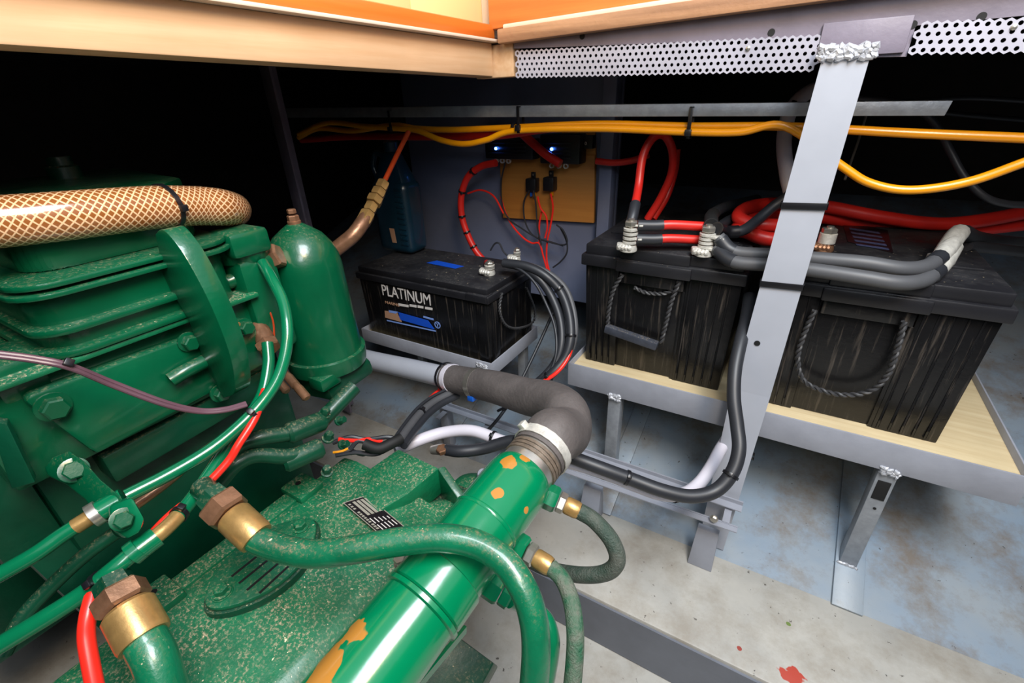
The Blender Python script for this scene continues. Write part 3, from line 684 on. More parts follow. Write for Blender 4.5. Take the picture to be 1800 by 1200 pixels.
# white conduit behind strut
wc = px([(1500, 138, .86), (1455, 148, .85), (1415, 166, .845), (1388, 198, .84), (1378, 250, .84), (1384, 310, .84), (1394, 350, .83), (1398, 378, .82)])
cable('conduit', wc, .0125, M['white'], 'white conduit curving down behind the top of the strut', 'conduit', ties=(.42,), group='white conduits')
wl = px([(1300, 735, .87), (1282, 765, .86), (1266, 790, .84), (1250, 820, .81), (1228, 850, .78), (1200, 868, .755), (1160, 868, .74), (1110, 850, .74), (1060, 830, .745), (1000, 812, .755), (940, 795, .78), (880, 774, .80), (830, 757, .82), (780, 760, .83), (735, 774, .82), (695, 792, .80)])
cable('conduit', wl, .0105, M['white'], 'white conduit lying along the metal channel and curving up at the strut foot', 'conduit', ties=(.36, .75), group='white conduits')
bl = px([(1318, 520, .80), (1312, 560, .775), (1302, 600, .75), (1292, 650, .735), (1290, 700, .725), (1296, 750, .715), (1299, 790, .705), (1287, 830, .70), (1258, 862, .70), (1215, 872, .70), (1165, 862, .705), (1110, 842, .715), (1050, 820, .72), (990, 798, .735), (940, 782, .76), (900, 775, .78), (850, 788, .79), (810, 793, .79), (785, 790, .80)])
cable('cable', bl, .0105, M['cable_black'], 'thick black cable hanging in front of the strut and running along the channel', ties=(.40, .62, .82))
# tie round strut foot
obj_ = MB(); c_ = P(1300, 790, Y=.756)
bstrap = MB().strap_loop(Vector((.001, .762, P(1275, 790, Y=.758).z)), (1, 0, 0), .0288, (0, 1, 0), .0062, (0, 0, 1), .006)
tag(obj('cable_tie', bstrap, M['tie']), 'black cable tie round the foot of the strut', 'cable tie')
# black thin cables right
cable('cable', px([(1505, 172, .78), (1560, 178, .77), (1610, 190, .76), (1645, 220, .75), (1670, 265, .74), (1695, 310, .735), (1730, 345, .73), (1770, 358, .73), (1820, 360, .73)]), .0055, M['cable_black'], 'thin black cable drooping from the strut to the right edge', group='thin black cables at the right')
cable('cable', px([(1505, 178, .80), (1600, 178, .80), (1700, 172, .80), (1820, 178, .80)]), .004, M['cable_black'], 'thin black cable running level past the end of the galvanised bar', group='thin black cables at the right')
cable('cable', px([(1600, 188, .95), (1680, 200, .95), (1820, 212, .95)]), .005, M['cable_black'], 'faint black cable low behind the end of the galvanised bar', group='thin black cables at the right')
tag(obj('rod', MB().tube([P(1522, 205, .80), P(1508, 250, .80), P(1485, 316, .80)], .002, 8), M['steel']), 'thin metal rod hanging beside the strut', 'rod')

# ------------------------------------------------------------------ switch boxes, board and relays
YB_ = 1.095
t = thing('backing_board', P(960, 390, Y=YB_), 'orange brown plywood board screwed to the bulkhead panel', 'board')
b = MB().prism([P(882, 272, Y=YB_), P(1049, 272, Y=YB_), P(1047, 390, Y=YB_), P(888, 381, Y=YB_)], (0, -.012, 0), .0008); obj('board', b, M['board'], t)
b = MB().prism([P(990, 232, Y=YB_), P(1048, 232, Y=YB_), P(1049, 272, Y=YB_), P(990, 272, Y=YB_)], (0, -.008, 0), .0008); obj('upper_board', b, M['board'], t)
def sbox(x0, y0, x1, y1, led, label, sw=None):
    a = P(x0, y1, Y=1.08); c = P(x1, y0, Y=1.08)
    t = thing('switch_box', (a + c) / 2, label, 'switch box', 'black switch boxes')
    b = MB().box((a.x, 1.04, a.z), (c.x, 1.082, c.z), .004)
    for k in range(5): b.box((a.x + .01, 1.037, a.z + .012 + k * .008), (c.x - .02, 1.041, a.z + .015 + k * .008), .0005)
    obj('housing', b, M['black'], t)
    l = P(*led, Y=1.036); obj('status_light', MB().lathe(l, (0, -1, 0), [(0, .0035), (.002, .0035), (.004, .002)], 12), M['led'], t)
    b = MB()
    for k in range(3):
        q = Vector((a.x + .03 + k * .018, 1.045, a.z - .004)); b.ring(q, (0, 1, 0), .004, .006, .002)
    obj('cable_clamp', b, M['lead'], t)
    return t
sbox(868, 242, 950, 276, (872, 261), 'black switch box with a blue light at the left, above the board')
t = sbox(962, 234, 1032, 284, (970, 262), 'black switch box with a blue light, left of the rocker switch')
t = thing('rocker_switch', P(1038, 248, Y=1.08), 'small black rocker switch marked with a white zero', 'switch')
a = P(1030, 260, Y=1.08); c = P(1048, 237, Y=1.08); obj('body', MB().box((a.x, 1.06, a.z), (c.x, 1.083, c.z), .002), M['black'], t)
text('lettering', '0', .010, (a.x + .005, 1.0595, a.z + .008), (1, 0, 0), (0, 0, 1), M['inkw'], t)
for i, (x, y, lab) in enumerate(((936, 322, 'left black relay hanging on the board, with blue and yellow plugs'), (967, 320, 'right black relay hanging on the board, with a yellow plug'))):
    c_ = P(x, y, Y=1.07); t = thing('relay', c_ - Vector((0, 0, .02)), lab, 'relay', 'relays on the board')
    b = MB().box(c_ - Vector((.014, .012, .020)), c_ + Vector((.014, .012, .012)), .002).box(c_ + Vector((-.006, .004, .010)), c_ + Vector((.006, .008, .026)), .001)
    obj('body', b, M['black'], t); obj('screw', MB().lathe(c_ + Vector((0, .004, .020)), (0, -1, 0), [(0, .003), (.002, .002)], 10), M['steel'], t)
    obj('plug', MB().box(c_ + Vector((.003, -.004, -.032)), c_ + Vector((.009, .004, -.020)), .001), M['yellow'], t)
    if i == 0: obj('plug', MB().box(c_ + Vector((-.006, -.004, -.032)), c_ + Vector((-.001, .004, -.020)), .001), M['blue'], t)
W = [('redb', [(968, 340), (972, 365), (968, 395), (962, 425), (961, 455), (966, 478)], 'thin red wire from the right relay down to the cable bundle'),
     ('redb', [(880, 345), (888, 372), (902, 398), (920, 418), (935, 427), (948, 428), (955, 450), (962, 475)], 'thin red wire curving below the board to the cable bundle'),
     ('redb', [(822, 340), (845, 334), (868, 345), (885, 375)], 'thin red wire branching off the red bundle to the left'),
     ('redb', [(945, 345), (950, 365), (960, 380), (962, 400), (958, 418)], 'short red wire hanging under the left relay'),
     ('redb', [(952, 372), (948, 395), (948, 425)], 'short straight red wire beside the left relay'),
     ('cable_black', [(930, 335), (921, 355), (922, 385), (932, 408), (948, 420), (968, 425), (990, 432)], 'thin black wire looping left of the left relay'),
     ('cable_black', [(888, 285), (881, 320), (883, 360), (895, 385), (915, 400), (945, 418), (985, 430), (997, 425), (990, 405), (978, 395)], 'thin black wire crossing below the board'),
     ('cable_black', [(938, 335), (942, 360), (945, 400), (952, 430)], 'thin black wire straight below the left relay'),
     ('cable_black', [(985, 400), (996, 425), (996, 445), (985, 460), (972, 470)], 'thin black wire curling round at the right of the bundle'),
     ('cable_black', [(862, 440), (870, 428), (878, 428), (885, 442), (895, 452)], 'thin black wire looped above the silver clamp of the small battery')]
for k, (m_, q, lab) in enumerate(W):
    yy = 1.055 if k not in (9,) else .93
    cable('wire', px(q, Y=yy - .003 * (k % 4)), .0024 if m_ == 'redb' else .0021, M[m_], lab, 'wire', group='thin wires below the relays', n=8)
# bundle from the small battery down to the bilge
bb = [(885, 462, .98), (925, 468, .96), (958, 484, .95), (985, 512, .95), (1000, 552, .94), (1003, 595, .93), (992, 630, .93), (968, 658, .93), (935, 682, .95), (900, 700, .98)]
for k, (dx, dy, dd, m_, r, lab) in enumerate(((0, 0, 0, 'cable_black', .0095, 'thick black cable arching from the small battery down behind the hose'), (-16, 8, .01, 'cable_black', .009, 'black cable on the inner side of the arching bundle'), (8, -7, .02, 'cable_grey', .006, 'grey cable on the outer side of the arching bundle'), (-25, 22, .0, 'cable_black', .003, 'thin black wire inside the arching bundle'))):
    o = cable('cable', px([(x + dx * min(1, i / 3), y + dy * min(1, i / 3), d + dd) for i, (x, y, d) in enumerate(bb)]), r, M[m_], lab, group='arching bundle of the small battery', ties=(.33, .55, .8) if k == 0 else ())
cable('cable', px([(1008, 590, .93), (1000, 625, .925), (978, 655, .92), (942, 678, .93)]), .004, M['redb'], 'thin red wire along the lower side of the arching bundle', group='arching bundle of the small battery')
cable('cable', px([(972, 550, 1.05), (940, 620, 1.03), (905, 690, 1.0), (880, 730, .97), (850, 765, .93)]), .0035, M['cable_black'], 'thin black cable straight down the hull behind the hose')

# ------------------------------------------------------------------ metal channel on the hull foot
Yr0, Yr1 = .735, .690
t = thing('cable_channel', (-.2, .70, .26), 'open grey metal channel carrying the cables along the foot of the hull', 'channel')
def railp(xa, ya, xb, yb_, Y): return P(xa, ya, Y=Y), P(xb, yb_, Y=Y)
p0, p1 = P(780, 708, Y=.735), P(1306, 886, Y=.735)
obj('rail', MB().bar(p0, p1, (0, 0, 1), .010, .003).bar(p0 + Vector((0, -.008, -.004)), p1 + Vector((0, -.008, -.004)), (0, 1, 0), .018, .002), M['grey'], t)
p2, p3 = P(985, 822, Y=.69), P(1296, 930, Y=.69)
obj('rail', MB().bar(p2, p3, (0, 0, 1), .012, .003).bar(p2 + Vector((0, -.006, .004)), p3 + Vector((0, -.006, .004)), (0, 1, 0), .014, .002), M['grey'], t)
for f in (.02, .2, .4, .6, .8, .97):
    a = p0.lerp(p1, f); c = Vector((a.x, .69, a.z - .012)); obj('cross_bar', MB().bar(a - Vector((0, 0, .012)), c - Vector((0, 0, .002)), (1, 0, 0), .012, .003), M['grey'], t)
obj('end_post', MB().box((p0.x - .012, .728, ZS + .003), (p0.x + .012, .752, p0.z + .012), .002), M['grey'], t)
obj('bolt', MB().bolt(P(1255, 911, Y=.683), (0, -1, .3), .0055, .006), M['steel'], t)
for x in (-.243, -.012):
    obj('foot', MB().hexa([(x - .024, .683, ZS + .0015), (x + .02, .683, ZS + .0015), (x + .02, .72, ZS + .0015), (x - .024, .72, ZS + .0015), (x - .02, .700, .268), (x + .018, .700, .268), (x + .018, .715, .268), (x - .02, .715, .268)], .001), M['grey'], t)

# ------------------------------------------------------------------ exhaust pipe, elbow hose
pp = [P(590, 612, 1.12), P(640, 630, 1.06), P(720, 648, .98), P(790, 664, .92)]
t = thing('exhaust_pipe', tuple(pp[1]), 'pale grey steel pipe running out from behind the green filter', 'pipe')
obj('pipe', MB().tube(spl(pp), .0215, 24), M['greyl'], t)
end_c = hxp(.372)
hs = spl([P(785, 662, .925), P(818, 670, .895), P(870, 680, .84), (P(925, 696, .785)), P(968, 706, .735), P(994, 726, .69), P(994, 758, .655), end_c + hx_ax * .058, end_c + hx_ax * .040, end_c + hx_ax * .020], 10)
t = thing('elbow_hose', tuple(hs[40]), 'thick grey rubber elbow hose joining the grey pipe to the green cylinder', 'hose')
rr = [.0265 + (.0095 * min(1, i / (len(hs) * .65))) for i in range(len(hs))]
obj('hose', MB().tube(hs, rr, 28), M['rubber'], t)
i = 14; d = hs[i + 1] - hs[i - 1]
b = MB().ring(hs[i], d, .0275, .012, .002); obj('hose_clamp', b, M['steel'], t)
s_ = hs[i] + Vector((.004, -.022, -.018)); obj('clamp_screw', MB().obox(s_, d, (0, 0, 1), d.cross(Vector((0, 0, 1))), .008, .006, .006, .002), M['blue'], t)
i = 1; obj('end_band', MB().ring(hs[i + 2], d, .0268, .012, .0015), M['white'], t)
obj('cable_tie', MB().ring(hs[0], d, .0275, .004, .002), M['tie'], t)
e_ = end_c + hx_ax * .032; obj('hose_clamp', MB().ring(e_, hx_ax, .0368, .013, .0015, head=(-.6, 0, .8)), M['lead'], t)
for k in range(3):
    obj('wire_band', MB().ring(end_c + hx_ax * (.004 + .0055 * k), hx_ax, .0335, .004, .0022), M['bandm'], t)

# ------------------------------------------------------------------ engine
XE = -.55
def E(x, y, X=XE): return P(x, y, X=X)
eng = thing('engine', (-.75, .18, .35), 'large green diesel engine filling the left of the bay', 'engine')
obj('crankcase', MB().box((-.98, .05, .22), (-.60, .33, .70), .008).box((-1.2, -.10, .30), (-.85, .06, .66), .01), M['green_dark'], eng)
obj('block', MB().box((-.96, .035, .69), (-.566, .30, .797), .006), M['green'], eng)
# side plate, outline on the block's side
pl = [E(44, 706), E(54, 694), E(340, 590), E(425, 560), E(450, 572), E(466, 640), E(172, 798), E(158, 790)]
obj('side_plate', MB().prism(pl, (-.014, 0, 0), .003), M['green'], eng)
obj('sump_flange', MB().prism([E(178, 806, -.565), E(468, 648, -.565), E(475, 690, -.565), E(205, 850, -.565)], (-.05, 0, 0), .003), M['green_dark'], eng)
obj('dirty_ledge', MB().box((-.60, .045, .795), (-.548, .30, .801), .002), M['green_dusty'], eng)
for (x, y) in ((92, 714), (330, 600), (385, 690), (428, 574)):
    obj('bolt', MB().bolt(E(x, y, XE + .0005), (1, 0, 0), .0105 if x < 100 else .0085, .012), M['green'], eng, 30)
def rbox(x0, x1, y0, y1, z0_, z1_, r, n=6):
    """box with vertical corners rounded"""
    pts = []
    for cx, cy, a0 in ((x1 - r, y1 - r, 0), (x0 + r, y1 - r, 90), (x0 + r, y0 + r, 180), (x1 - r, y0 + r, 270)):
        for k in range(n + 1):
            a = math.radians(a0 + 90 * k / n); pts.append((cx + r * math.cos(a), cy + r * math.sin(a), z0_))
    return pts
b = MB().prism(rbox(-.93, -.556, .104, .285, .798, .868, .03), (0, 0, .066), .002); obj('cylinder_head', b, M['green'], eng)
for k, z in enumerate((.8015, .8235)):
    b = MB().prism(rbox(-.93, -.545, .096, .262, z, z, .032), (0, 0, .008), .003); obj('cooling_rib', b, M['green'], eng)
b = MB().prism(rbox(-.94, -.540, .094, .294, .860, .86, .034), (0, 0, .005), .0015); obj('head_flange', b, M['green'], eng)
b = MB().prism(rbox(-.94, -.542, .096, .292, .868, .87, .034), (0, 0, .006), .002); obj('head_flange', b, M['green'], eng)
b = MB().prism(rbox(-.92, -.578, .118, .278, .873, .93, .03), (0, 0, .045), .006)
obj('rocker_cover', b, M['green'], eng)
b = MB().prism([(-.90, .10, .915), (-.63, .12, .915), (-.60, .25, .915), (-.66, .31, .915), (-.90, .34, .915)], (0, 0, .016), .006); obj('cover_top', b, M['green'], eng)
b = MB().lathe(P(112, 300, .60) - Vector((0, 0, .015)), (0, 0, 1), [(0, .018), (.02, .018), (.022, .013), (.032, .013)], 18); obj('filler_neck', b, M['green_dark'], eng)
# far end of the head: narrower manifold pieces in front of the bracket
b = MB().box((-.60, .285, .845), (-.548, .335, .875), .006).box((-.61, .29, .71), (-.555, .34, .84), .008); obj('end_casting', b, M['green'], eng)
b = MB().lathe((-.585, .315, .835), (0, 0, 1), [(0, .03), (.012, .034), (.018, .034), (.02, .028), (.03, .026)], 24); obj('thermostat_cap', b, M['green'], eng)
# rear face pieces at the left edge
b = MB().box((-.72, .0, .60), (-.60, .05, .80), .006).box((-.66, .02, .80), (-.585, .075, .835), .01); obj('rear_casting', b, M['green_dark'], eng)
b = MB().prism([P(-20, 740, .40), P(12, 745, .40), P(62, 848, .41), P(20, 860, .41)], (-.01, .004, 0), .001); obj('mount_bar', b, M['green_dark'], eng)
b = MB().box((-.63, .055, .77), (-.565, .10, .812), .008); obj('lug', b, M['green'], eng)
b = MB().obox(P(60, 935, .50), (.2, .1, -1), (1, 0, 0), (0, 1, 0), .16, .02, .02, .006); obj('rear_flange', b, M['green_dark'], eng)
# cast web under the bracket
b = MB().tube(spl([E(300, 668, -.545), E(330, 650, -.542), E(375, 628, -.542), E(395, 620, -.54)]), [.008] * 25, 12); obj('cast_web', b, M['green'], eng)
# arched bracket
YBk = .212
br = [(272, 412), (280, 404), (292, 408), (318, 440), (345, 486), (372, 540), (398, 605), (410, 650), (412, 690), (392, 700), (360, 640), (330, 560), (300, 510), (284, 480), (280, 448)]
bo = spl([P(x, y, Y=YBk) for x, y in br[:10]], 5) + [P(x, y, Y=YBk) for x, y in br[10:]]
b = MB().prism(bo, (0, .019, 0), .0012)
obj('lifting_bracket', b, M['green'], eng)
obj('bolt_hole', MB().lathe(P(418, 570, X=E(418, 570, -.507).x), (1, 0, 0), [(0, .003), (.0006, .003)], 10), M['brass'], eng)
# coolant pipe stub at the far end of the head
p = [P(400, 478, .60), P(440, 466, .60), P(478, 452, .60)]
b = MB().tube([p[0], p[1], p[2]], .0125, 18).lathe(p[1], p[2] - p[1], [(0, .0125), (.004, .016), (.014, .016), (.018, .0125)], 20); obj('pipe_stub', b, M['green'], eng)
obj('union_nut', MB().nut(P(472, 455, .60), P(500, 444, .60) - P(472, 455, .60), .016, .017), M['brassd'], eng)
obj('pipe_stub', MB().tube(spl([P(370, 505, .565), P(410, 492, .575), P(430, 480, .585), P(440, 470, .59)]), .009, 12), M['green'], eng)
# brass elbow below the bracket
el = spl([P(452, 575, .60), P(462, 588, .595), P(468, 602, .59)]); obj('brass_elbow', MB().tube(el, .0115, 14).nut(el[-1], el[-1] - el[0], .0145, .012), M['brassd'], eng)

# ------------------------------------------------------------------ filter
fc = Vector((-.583, .395, 0)); fr = .0515
t = thing('oil_filter', (fc.x, fc.y, .62), 'green domed filter canister standing beside the engine', 'filter')
b = MB().lathe((fc.x, fc.y, .665), (0, 0, 1), [(0, fr + .003), (.05, fr + .001), (.135, fr - .001), (.150, fr - .003), (.166, fr - .009), (.180, fr - .019), (.190, fr - .032), (.195, .012), (.197, .0085)], 48)
obj('canister', b, M['green'], t, 50)
b = MB().lathe((fc.x, fc.y, .640), (0, 0, 1), [(0, fr), (.004, fr + .006), (.018, fr + .008), (.027, fr + .008), (.028, fr + .004)], 48).box((fc.x + .02, fc.y - .055, .632), (fc.x + .05, fc.y - .02, .652), .003); obj('base_ring', b, M['green'], t)
b = MB().hexa([(fc.x - .04, fc.y - .05, .60), (fc.x + .045, fc.y - .04, .605), (fc.x + .045, fc.y + .05, .61), (fc.x - .05, fc.y + .05, .605), (fc.x - .045, fc.y - .045, .641), (fc.x + .045, fc.y - .045, .641), (fc.x + .045, fc.y + .045, .641), (fc.x - .045, fc.y + .045, .641)], .008)
b.tube([P(560, 745, .66), P(622, 680, .70)], .012, 14)
obj('filter_head', b, M['green_dark'], t)
b = MB().lathe((fc.x, fc.y, .861), (0, 0, 1), [(0, .009), (.004, .009), (.005, .0075)], 16).nut((fc.x, fc.y, .865), (0, 0, 1), .0078, .008).nut((fc.x, fc.y, .875), (0, 0, 1), .006, .006); obj('cap_bolt', b, M['brassd'], t)
for q in ((505, 688, .62), (522, 680, .62), (540, 700, .61)):
    p_ = P(*q); obj('pipe_union', MB().lathe(p_, P(q[0] - 22, q[1] - 26, q[2] + .01) - p_, [(0, .004), (.002, .006), (.02, .006), (.03, .004)], 12), M['brassd'], t)
# fuel hose with brass unions running up beside the filter
fh = spl([Vector((fc.x - .03, fc.y + .02, .635)), Vector((fc.x - .065, fc.y + .045, .67)), Vector((fc.x - .07, fc.y + .055, .76)), P(560, 462, .80), P(598, 432, .80), P(622, 412, .80), (P(638, 390, .81)), P(645, 378, .82)], 8)
t = thing('fuel_hose', tuple(fh[30]), 'orange brown hose with brass unions rising behind the filter', 'hose')
obj('hose', MB().tube(fh, .0125, 16), M['brassd'], t)
up_ = [P(638, 392, .81), P(655, 362, .83), P(664, 344, .84), P(675, 320, .85)]
for a_, c_, r_ in ((0, .25, .0135), (.27, .45, .0115), (.47, .62, .0145), (.64, .8, .0130), (.82, 1.0, .0115)):
    L0_ = up_[0].lerp(up_[3], a_); L1_ = up_[0].lerp(up_[3], c_); obj('brass_union', MB().nut(L0_, L1_ - L0_, r_, (L1_ - L0_).length), M['brass'], t)
obj('copper_pipe', MB().tube(spl([up_[3], P(698, 272, .88), P(718, 232, .90)]), .0046, 12), M['copper'], t)

# ------------------------------------------------------------------ gearbox
gb_ = thing('gearbox', (-.36, .2, .2), 'dusty green gearbox housing with slotted oval cover in the foreground', 'gearbox')
prof = [(-.535, .12), (-.535, .500), (-.528, .512), (-.50, .516), (-.42, .510), (-.345, .497), (-.315, .480), (-.325, .445), (-.38, .41), (-.41, .12)]
b = MB().prism([(x, -.10, z) for x, z in prof], (0, .445, 0), .004); obj('housing', b, M['green_dusty'], gb_, 25)
def ZT(X):
    q = prof[1:]
    for i in range(len(q) - 1):
        if q[i][0] <= X <= q[i + 1][0]:
            f = (X - q[i][0]) / (q[i + 1][0] - q[i][0]); return q[i][1] + (q[i + 1][1] - q[i][1]) * f
    return .5
obj('flange_strip', MB().box((-.538, .04, .508), (-.512, .285, .5175), .002), M['green_dusty'], gb_)
for y0 in (.055, .245):
    b = MB().box((-.546, y0, .512), (-.500, y0 + .038, .5245), .003); l = obj('lug', b, M['green_dusty'], gb_)
    obj('bolt_hole', MB().lathe((-.53, y0 + .019, .5246), (0, 0, 1), [(0, .004), (.0004, .004)], 12), M['dark'], l)
# oval inspection cover
cA, cB = P(395, 1050, Z=.518), P(532, 936, Z=.518); cm = (cA + cB) / 2; dv = (cB - cA); hl = dv.length / 2; dv.normalize(); sv = Vector((dv.y, -dv.x, 0))
def leaf(f, n=40):
    o = []
    for k in range(n):
        a = 2 * math.pi * k / n; c_, s_ = math.cos(a), math.sin(a)
        o.append(cm + dv * (hl + .016) * f * (abs(c_) ** .95) * (1 if c_ > 0 else -1) + sv * .044 * f * s_ * (1 - .28 * c_ * c_))
    return o
tl = Vector((0, 0, 0))
b = MB().prism([p + Vector((0, 0, -.008)) for p in leaf(1.07)], (0, 0, .0095), .001); obj('cover_gasket', b, M['green_dark'], gb_)
b = MB().prism([p + Vector((0, 0, .0015)) for p in leaf(1.02)], (0, 0, .0065), .002); cov = obj('inspection_cover', b, M['green_cover'], gb_)
for (u0, v0, u1, v1) in ((407, 1013, 456, 974), (420, 1025, 472, 983), (434, 1037, 489, 990), (456, 1042, 508, 994)):
    a_, c_ = P(u0, v0, Z=.5262), P(u1, v1, Z=.5262)
    obj('slot', MB().bar(a_, c_, (0, 0, 1), .0008, .0028), M['dark'], cov)
for p_ in (cA, cB):
    b = MB().lathe(p_ + Vector((0, 0, .006)), (0, 0, 1), [(0, .012), (.003, .011)], 20).bolt(p_ + Vector((0, 0, .009)), (0, 0, 1), .0075, .009); obj('bolt', b, M['green_dusty'], cov)
# data plate
xa, xb = -.447, -.348; ya, yb2 = .272, .303
cor = [P(604, 885, Z=.5165), P(645, 872, Z=.512), P(712, 928, Z=.505), P(668, 940, Z=.5095)]
up_n = Vector((.1, 0, 1))
b = MB().prism([c + up_n * .0003 for c in cor], up_n * .0012); plt = obj('data_plate', b, M['plate'], gb_)
ux = (cor[3] - cor[0]); uy = (cor[1] - cor[0])
def pq(u, v, h=.0022): return cor[0] + ux * u + uy * v + up_n * h
for k in range(4):
    b = MB().prism([pq(.06, .28 + k * .17), pq(.5, .28 + k * .17), pq(.5, .40 + k * .17), pq(.06, .40 + k * .17)], up_n * .0002); obj('blank_field', b, M['plateg'], plt)
b = MB()
for k in range(5):
    for (u0, u1) in ((.58 + .02 * k, .74), (.78, .93)):
        b.prism([pq(u0, .22 + k * .15), pq(u1, .22 + k * .15), pq(u1, .26 + k * .15), pq(u0, .26 + k * .15)], up_n * .0002)
obj('print_line', b, M['inkw'], plt)
b = MB()
for u0 in (.08, .15, .22, .34, .40, .46, .52, .58, .64, .72, .78, .84): b.prism([pq(u0, .07), pq(u0 + .04, .07), pq(u0 + .04, .17), pq(u0, .17)], up_n * .0002)
obj('print_line', b, M['plateg'], plt)
b = MB()
for e0, e1 in ((0, 1), (3, 2), (0, 3), (1, 2)): b.tube([cor[e0] + up_n * .0016, cor[e1] + up_n * .0016], .0006, 6)
obj('plate_border', b, M['plateg'], plt)
# raised end platform with triangular recess and rib
top = [P(598, 852, Z=.515), P(640, 830, Z=.522), P(700, 788, Z=.530), P(772, 822, Z=.530), P(716, 868, Z=.522), P(655, 905, Z=.510)]
b = MB().prism(top, (0, 0, -.05), .003); obj('end_platform', b, M['green_dusty'], gb_)
b = MB().prism([P(768, 822, Z=.53), P(782, 818, Z=.53), P(838, 896, Z=.49), P(824, 905, Z=.49)], (0, 0, -.09), .002); obj('rib', b, M['green'], gb_)
b = MB().box((-.50, .33, .25), (-.33, .42, .47), .01); obj('end_casting', b, M['green_dark'], gb_)
b = MB().lathe(P(775, 950, Z=.45), (.15, -.2, 1), [(-.02, .062), (.012, .058), (.026, .045), (.034, .02), (.035, .004)], 40); obj('bearing_boss', b, M['green_dusty'], gb_, 60)
b = MB().lathe(P(835, 865, Z=.42), (.1, .2, 1), [(-.1, .052), (-.01, .05), (.012, .036), (.022, .012)], 36); obj('output_boss', b, M['green_dusty'], gb_, 60)
obj('breather_cap', MB().lathe(P(850, 838, Z=.445), (.2, -.3, 1), [(-.005, .010), (.008, .011), (.013, .009), (.014, .004)], 20), M['grey'], gb_)
obj('vertical_pin', MB().lathe(P(845, 850, Z=.43), (0, 0, 1), [(0, .006), (.012, .006)], 12), M['green_dark'], gb_)
b = MB().prism([P(640, 1240, .60), P(780, 1100, .64), P(868, 1165, .64), P(800, 1290, .60)], (0, .01, -.025), .002); obj('mounting_foot', b, M['green_dark'], gb_)
for (q, lab) in ((( (560, 738, .60), (585, 745, .60)), 1), (((560, 800, .62), (590, 820, .62)), 2)):
    pass
obj('hose_tee', MB().bolt(P(708, 988, .485), (0, -.3, 1), .007, .012), M['steel'], gb_)
# ------------------------------------------------------------------ heat exchanger
t = thing('heat_exchanger', tuple(hxp(.2) - Vector((0, 0, HR))), 'glossy green cylindrical heat exchanger with chipped paint lying over the gearbox', 'heat exchanger')
s0 = hxp(-.02); ax = hx_ax; Lh = .392
b = MB().lathe(s0, ax, [(0, HR), (.19, HR), (.372, HR), (.386, HR - .002), (.392, HR - .006)], 56); obj('barrel', b, M['green_bright'], t, 30)
def seg(y0, y1, r): 
    return MB().lathe(hxp(y0), ax, [(0, HR + .0003), (.0015, r), ((y1 - y0) - .0015, r), (y1 - y0, HR + .0003)], 56)
obj('seam_band', seg(.185, .192, HR + .0035), M['green_bright'], t)
obj('seam_band', seg(.192, .226, HR + .0022), M['green_bright'], t)
obj('seam_band', seg(.285, .290, HR + .0012), M['green_bright'], t)
obj('end_spigot', MB().lathe(end_c - ax * .01, ax, [(0, .034), (.05, .033)], 40), M['steel'], t)
# seam strip under right side
s1 = P(845, 1105, .535); obj('side_rail', MB().bar(P(818, 1105, .52), P(735, 1205, .46), (0, 0, 1), .010, .004), M['green_tube'], t)
def fitting(q0, q1, t, mats=('green_tube', 'steel', 'brass')):
    a, c = P(*q0), P(*q1); d = c - a; L_ = d.length; d.normalize()
    obj('port_block', MB().nut(a, d, .0155, L_ * .4), M[mats[0]], t)
    obj('hex_nut', MB().nut(a + d * L_ * .42, d, .0125, L_ * .2), M[mats[1]], t)
    obj('ferrule', MB().lathe(a + d * L_ * .62, d, [(0, .0095), (L_ * .05, .0105), (L_ * .3, .0105), (L_ * .38, .0095)], 14), M[mats[2]], t)
    return a + d * L_
t = thing('braided_hose', tuple(P(1090, 985, .50)), 'grey braided hose looping round from the upper port of the green cylinder', 'hose', 'braided hoses')
e = fitting((955, 868, .555), (1018, 898, .545), t)
obj('hose', MB().tube(spl([e, P(1045, 915, .54), P(1075, 950, .53), P(1085, 985, .53), P(1065, 1006, .54), P(1020, 1010, .56), P(965, 1000, .60), P(930, 985, .63)], 10), .0095, 16), M['grey_braid'], t)
t = thing('braided_hose', tuple(P(1005, 1100, .47)), 'green flecked braided hose dropping from the middle port of the green cylinder', 'hose', 'braided hoses')
e = fitting((898, 952, .52), (968, 996, .50), t)
obj('hose', MB().tube(spl([e, P(990, 1020, .49), P(1005, 1060, .475), P(1011, 1110, .46), P(1010, 1160, .455), P(1004, 1225, .45)], 10), .0088, 16), M['green_braid'], t)
t = thing('green_pipe', tuple(P(965, 1110, .50)), 'green pipe bulging out behind the big green hose', 'pipe')
a, c = P(850, 1020, .50), P(905, 1058, .49); d = (c - a).normalized()
obj('port_block', MB().nut(a, d, .0155, .022), M['green_tube'], t); obj('hex_nut', MB().nut(a + d * .023, d, .0125, .012), M['green_tube'], t)
obj('pipe', MB().tube(spl([a + d * .034, P(925, 1065, .50), P(955, 1085, .49), P(968, 1115, .485), P(968, 1150, .485), P(955, 1225, .49)], 10), .009, 16), M['green_tube'], t)
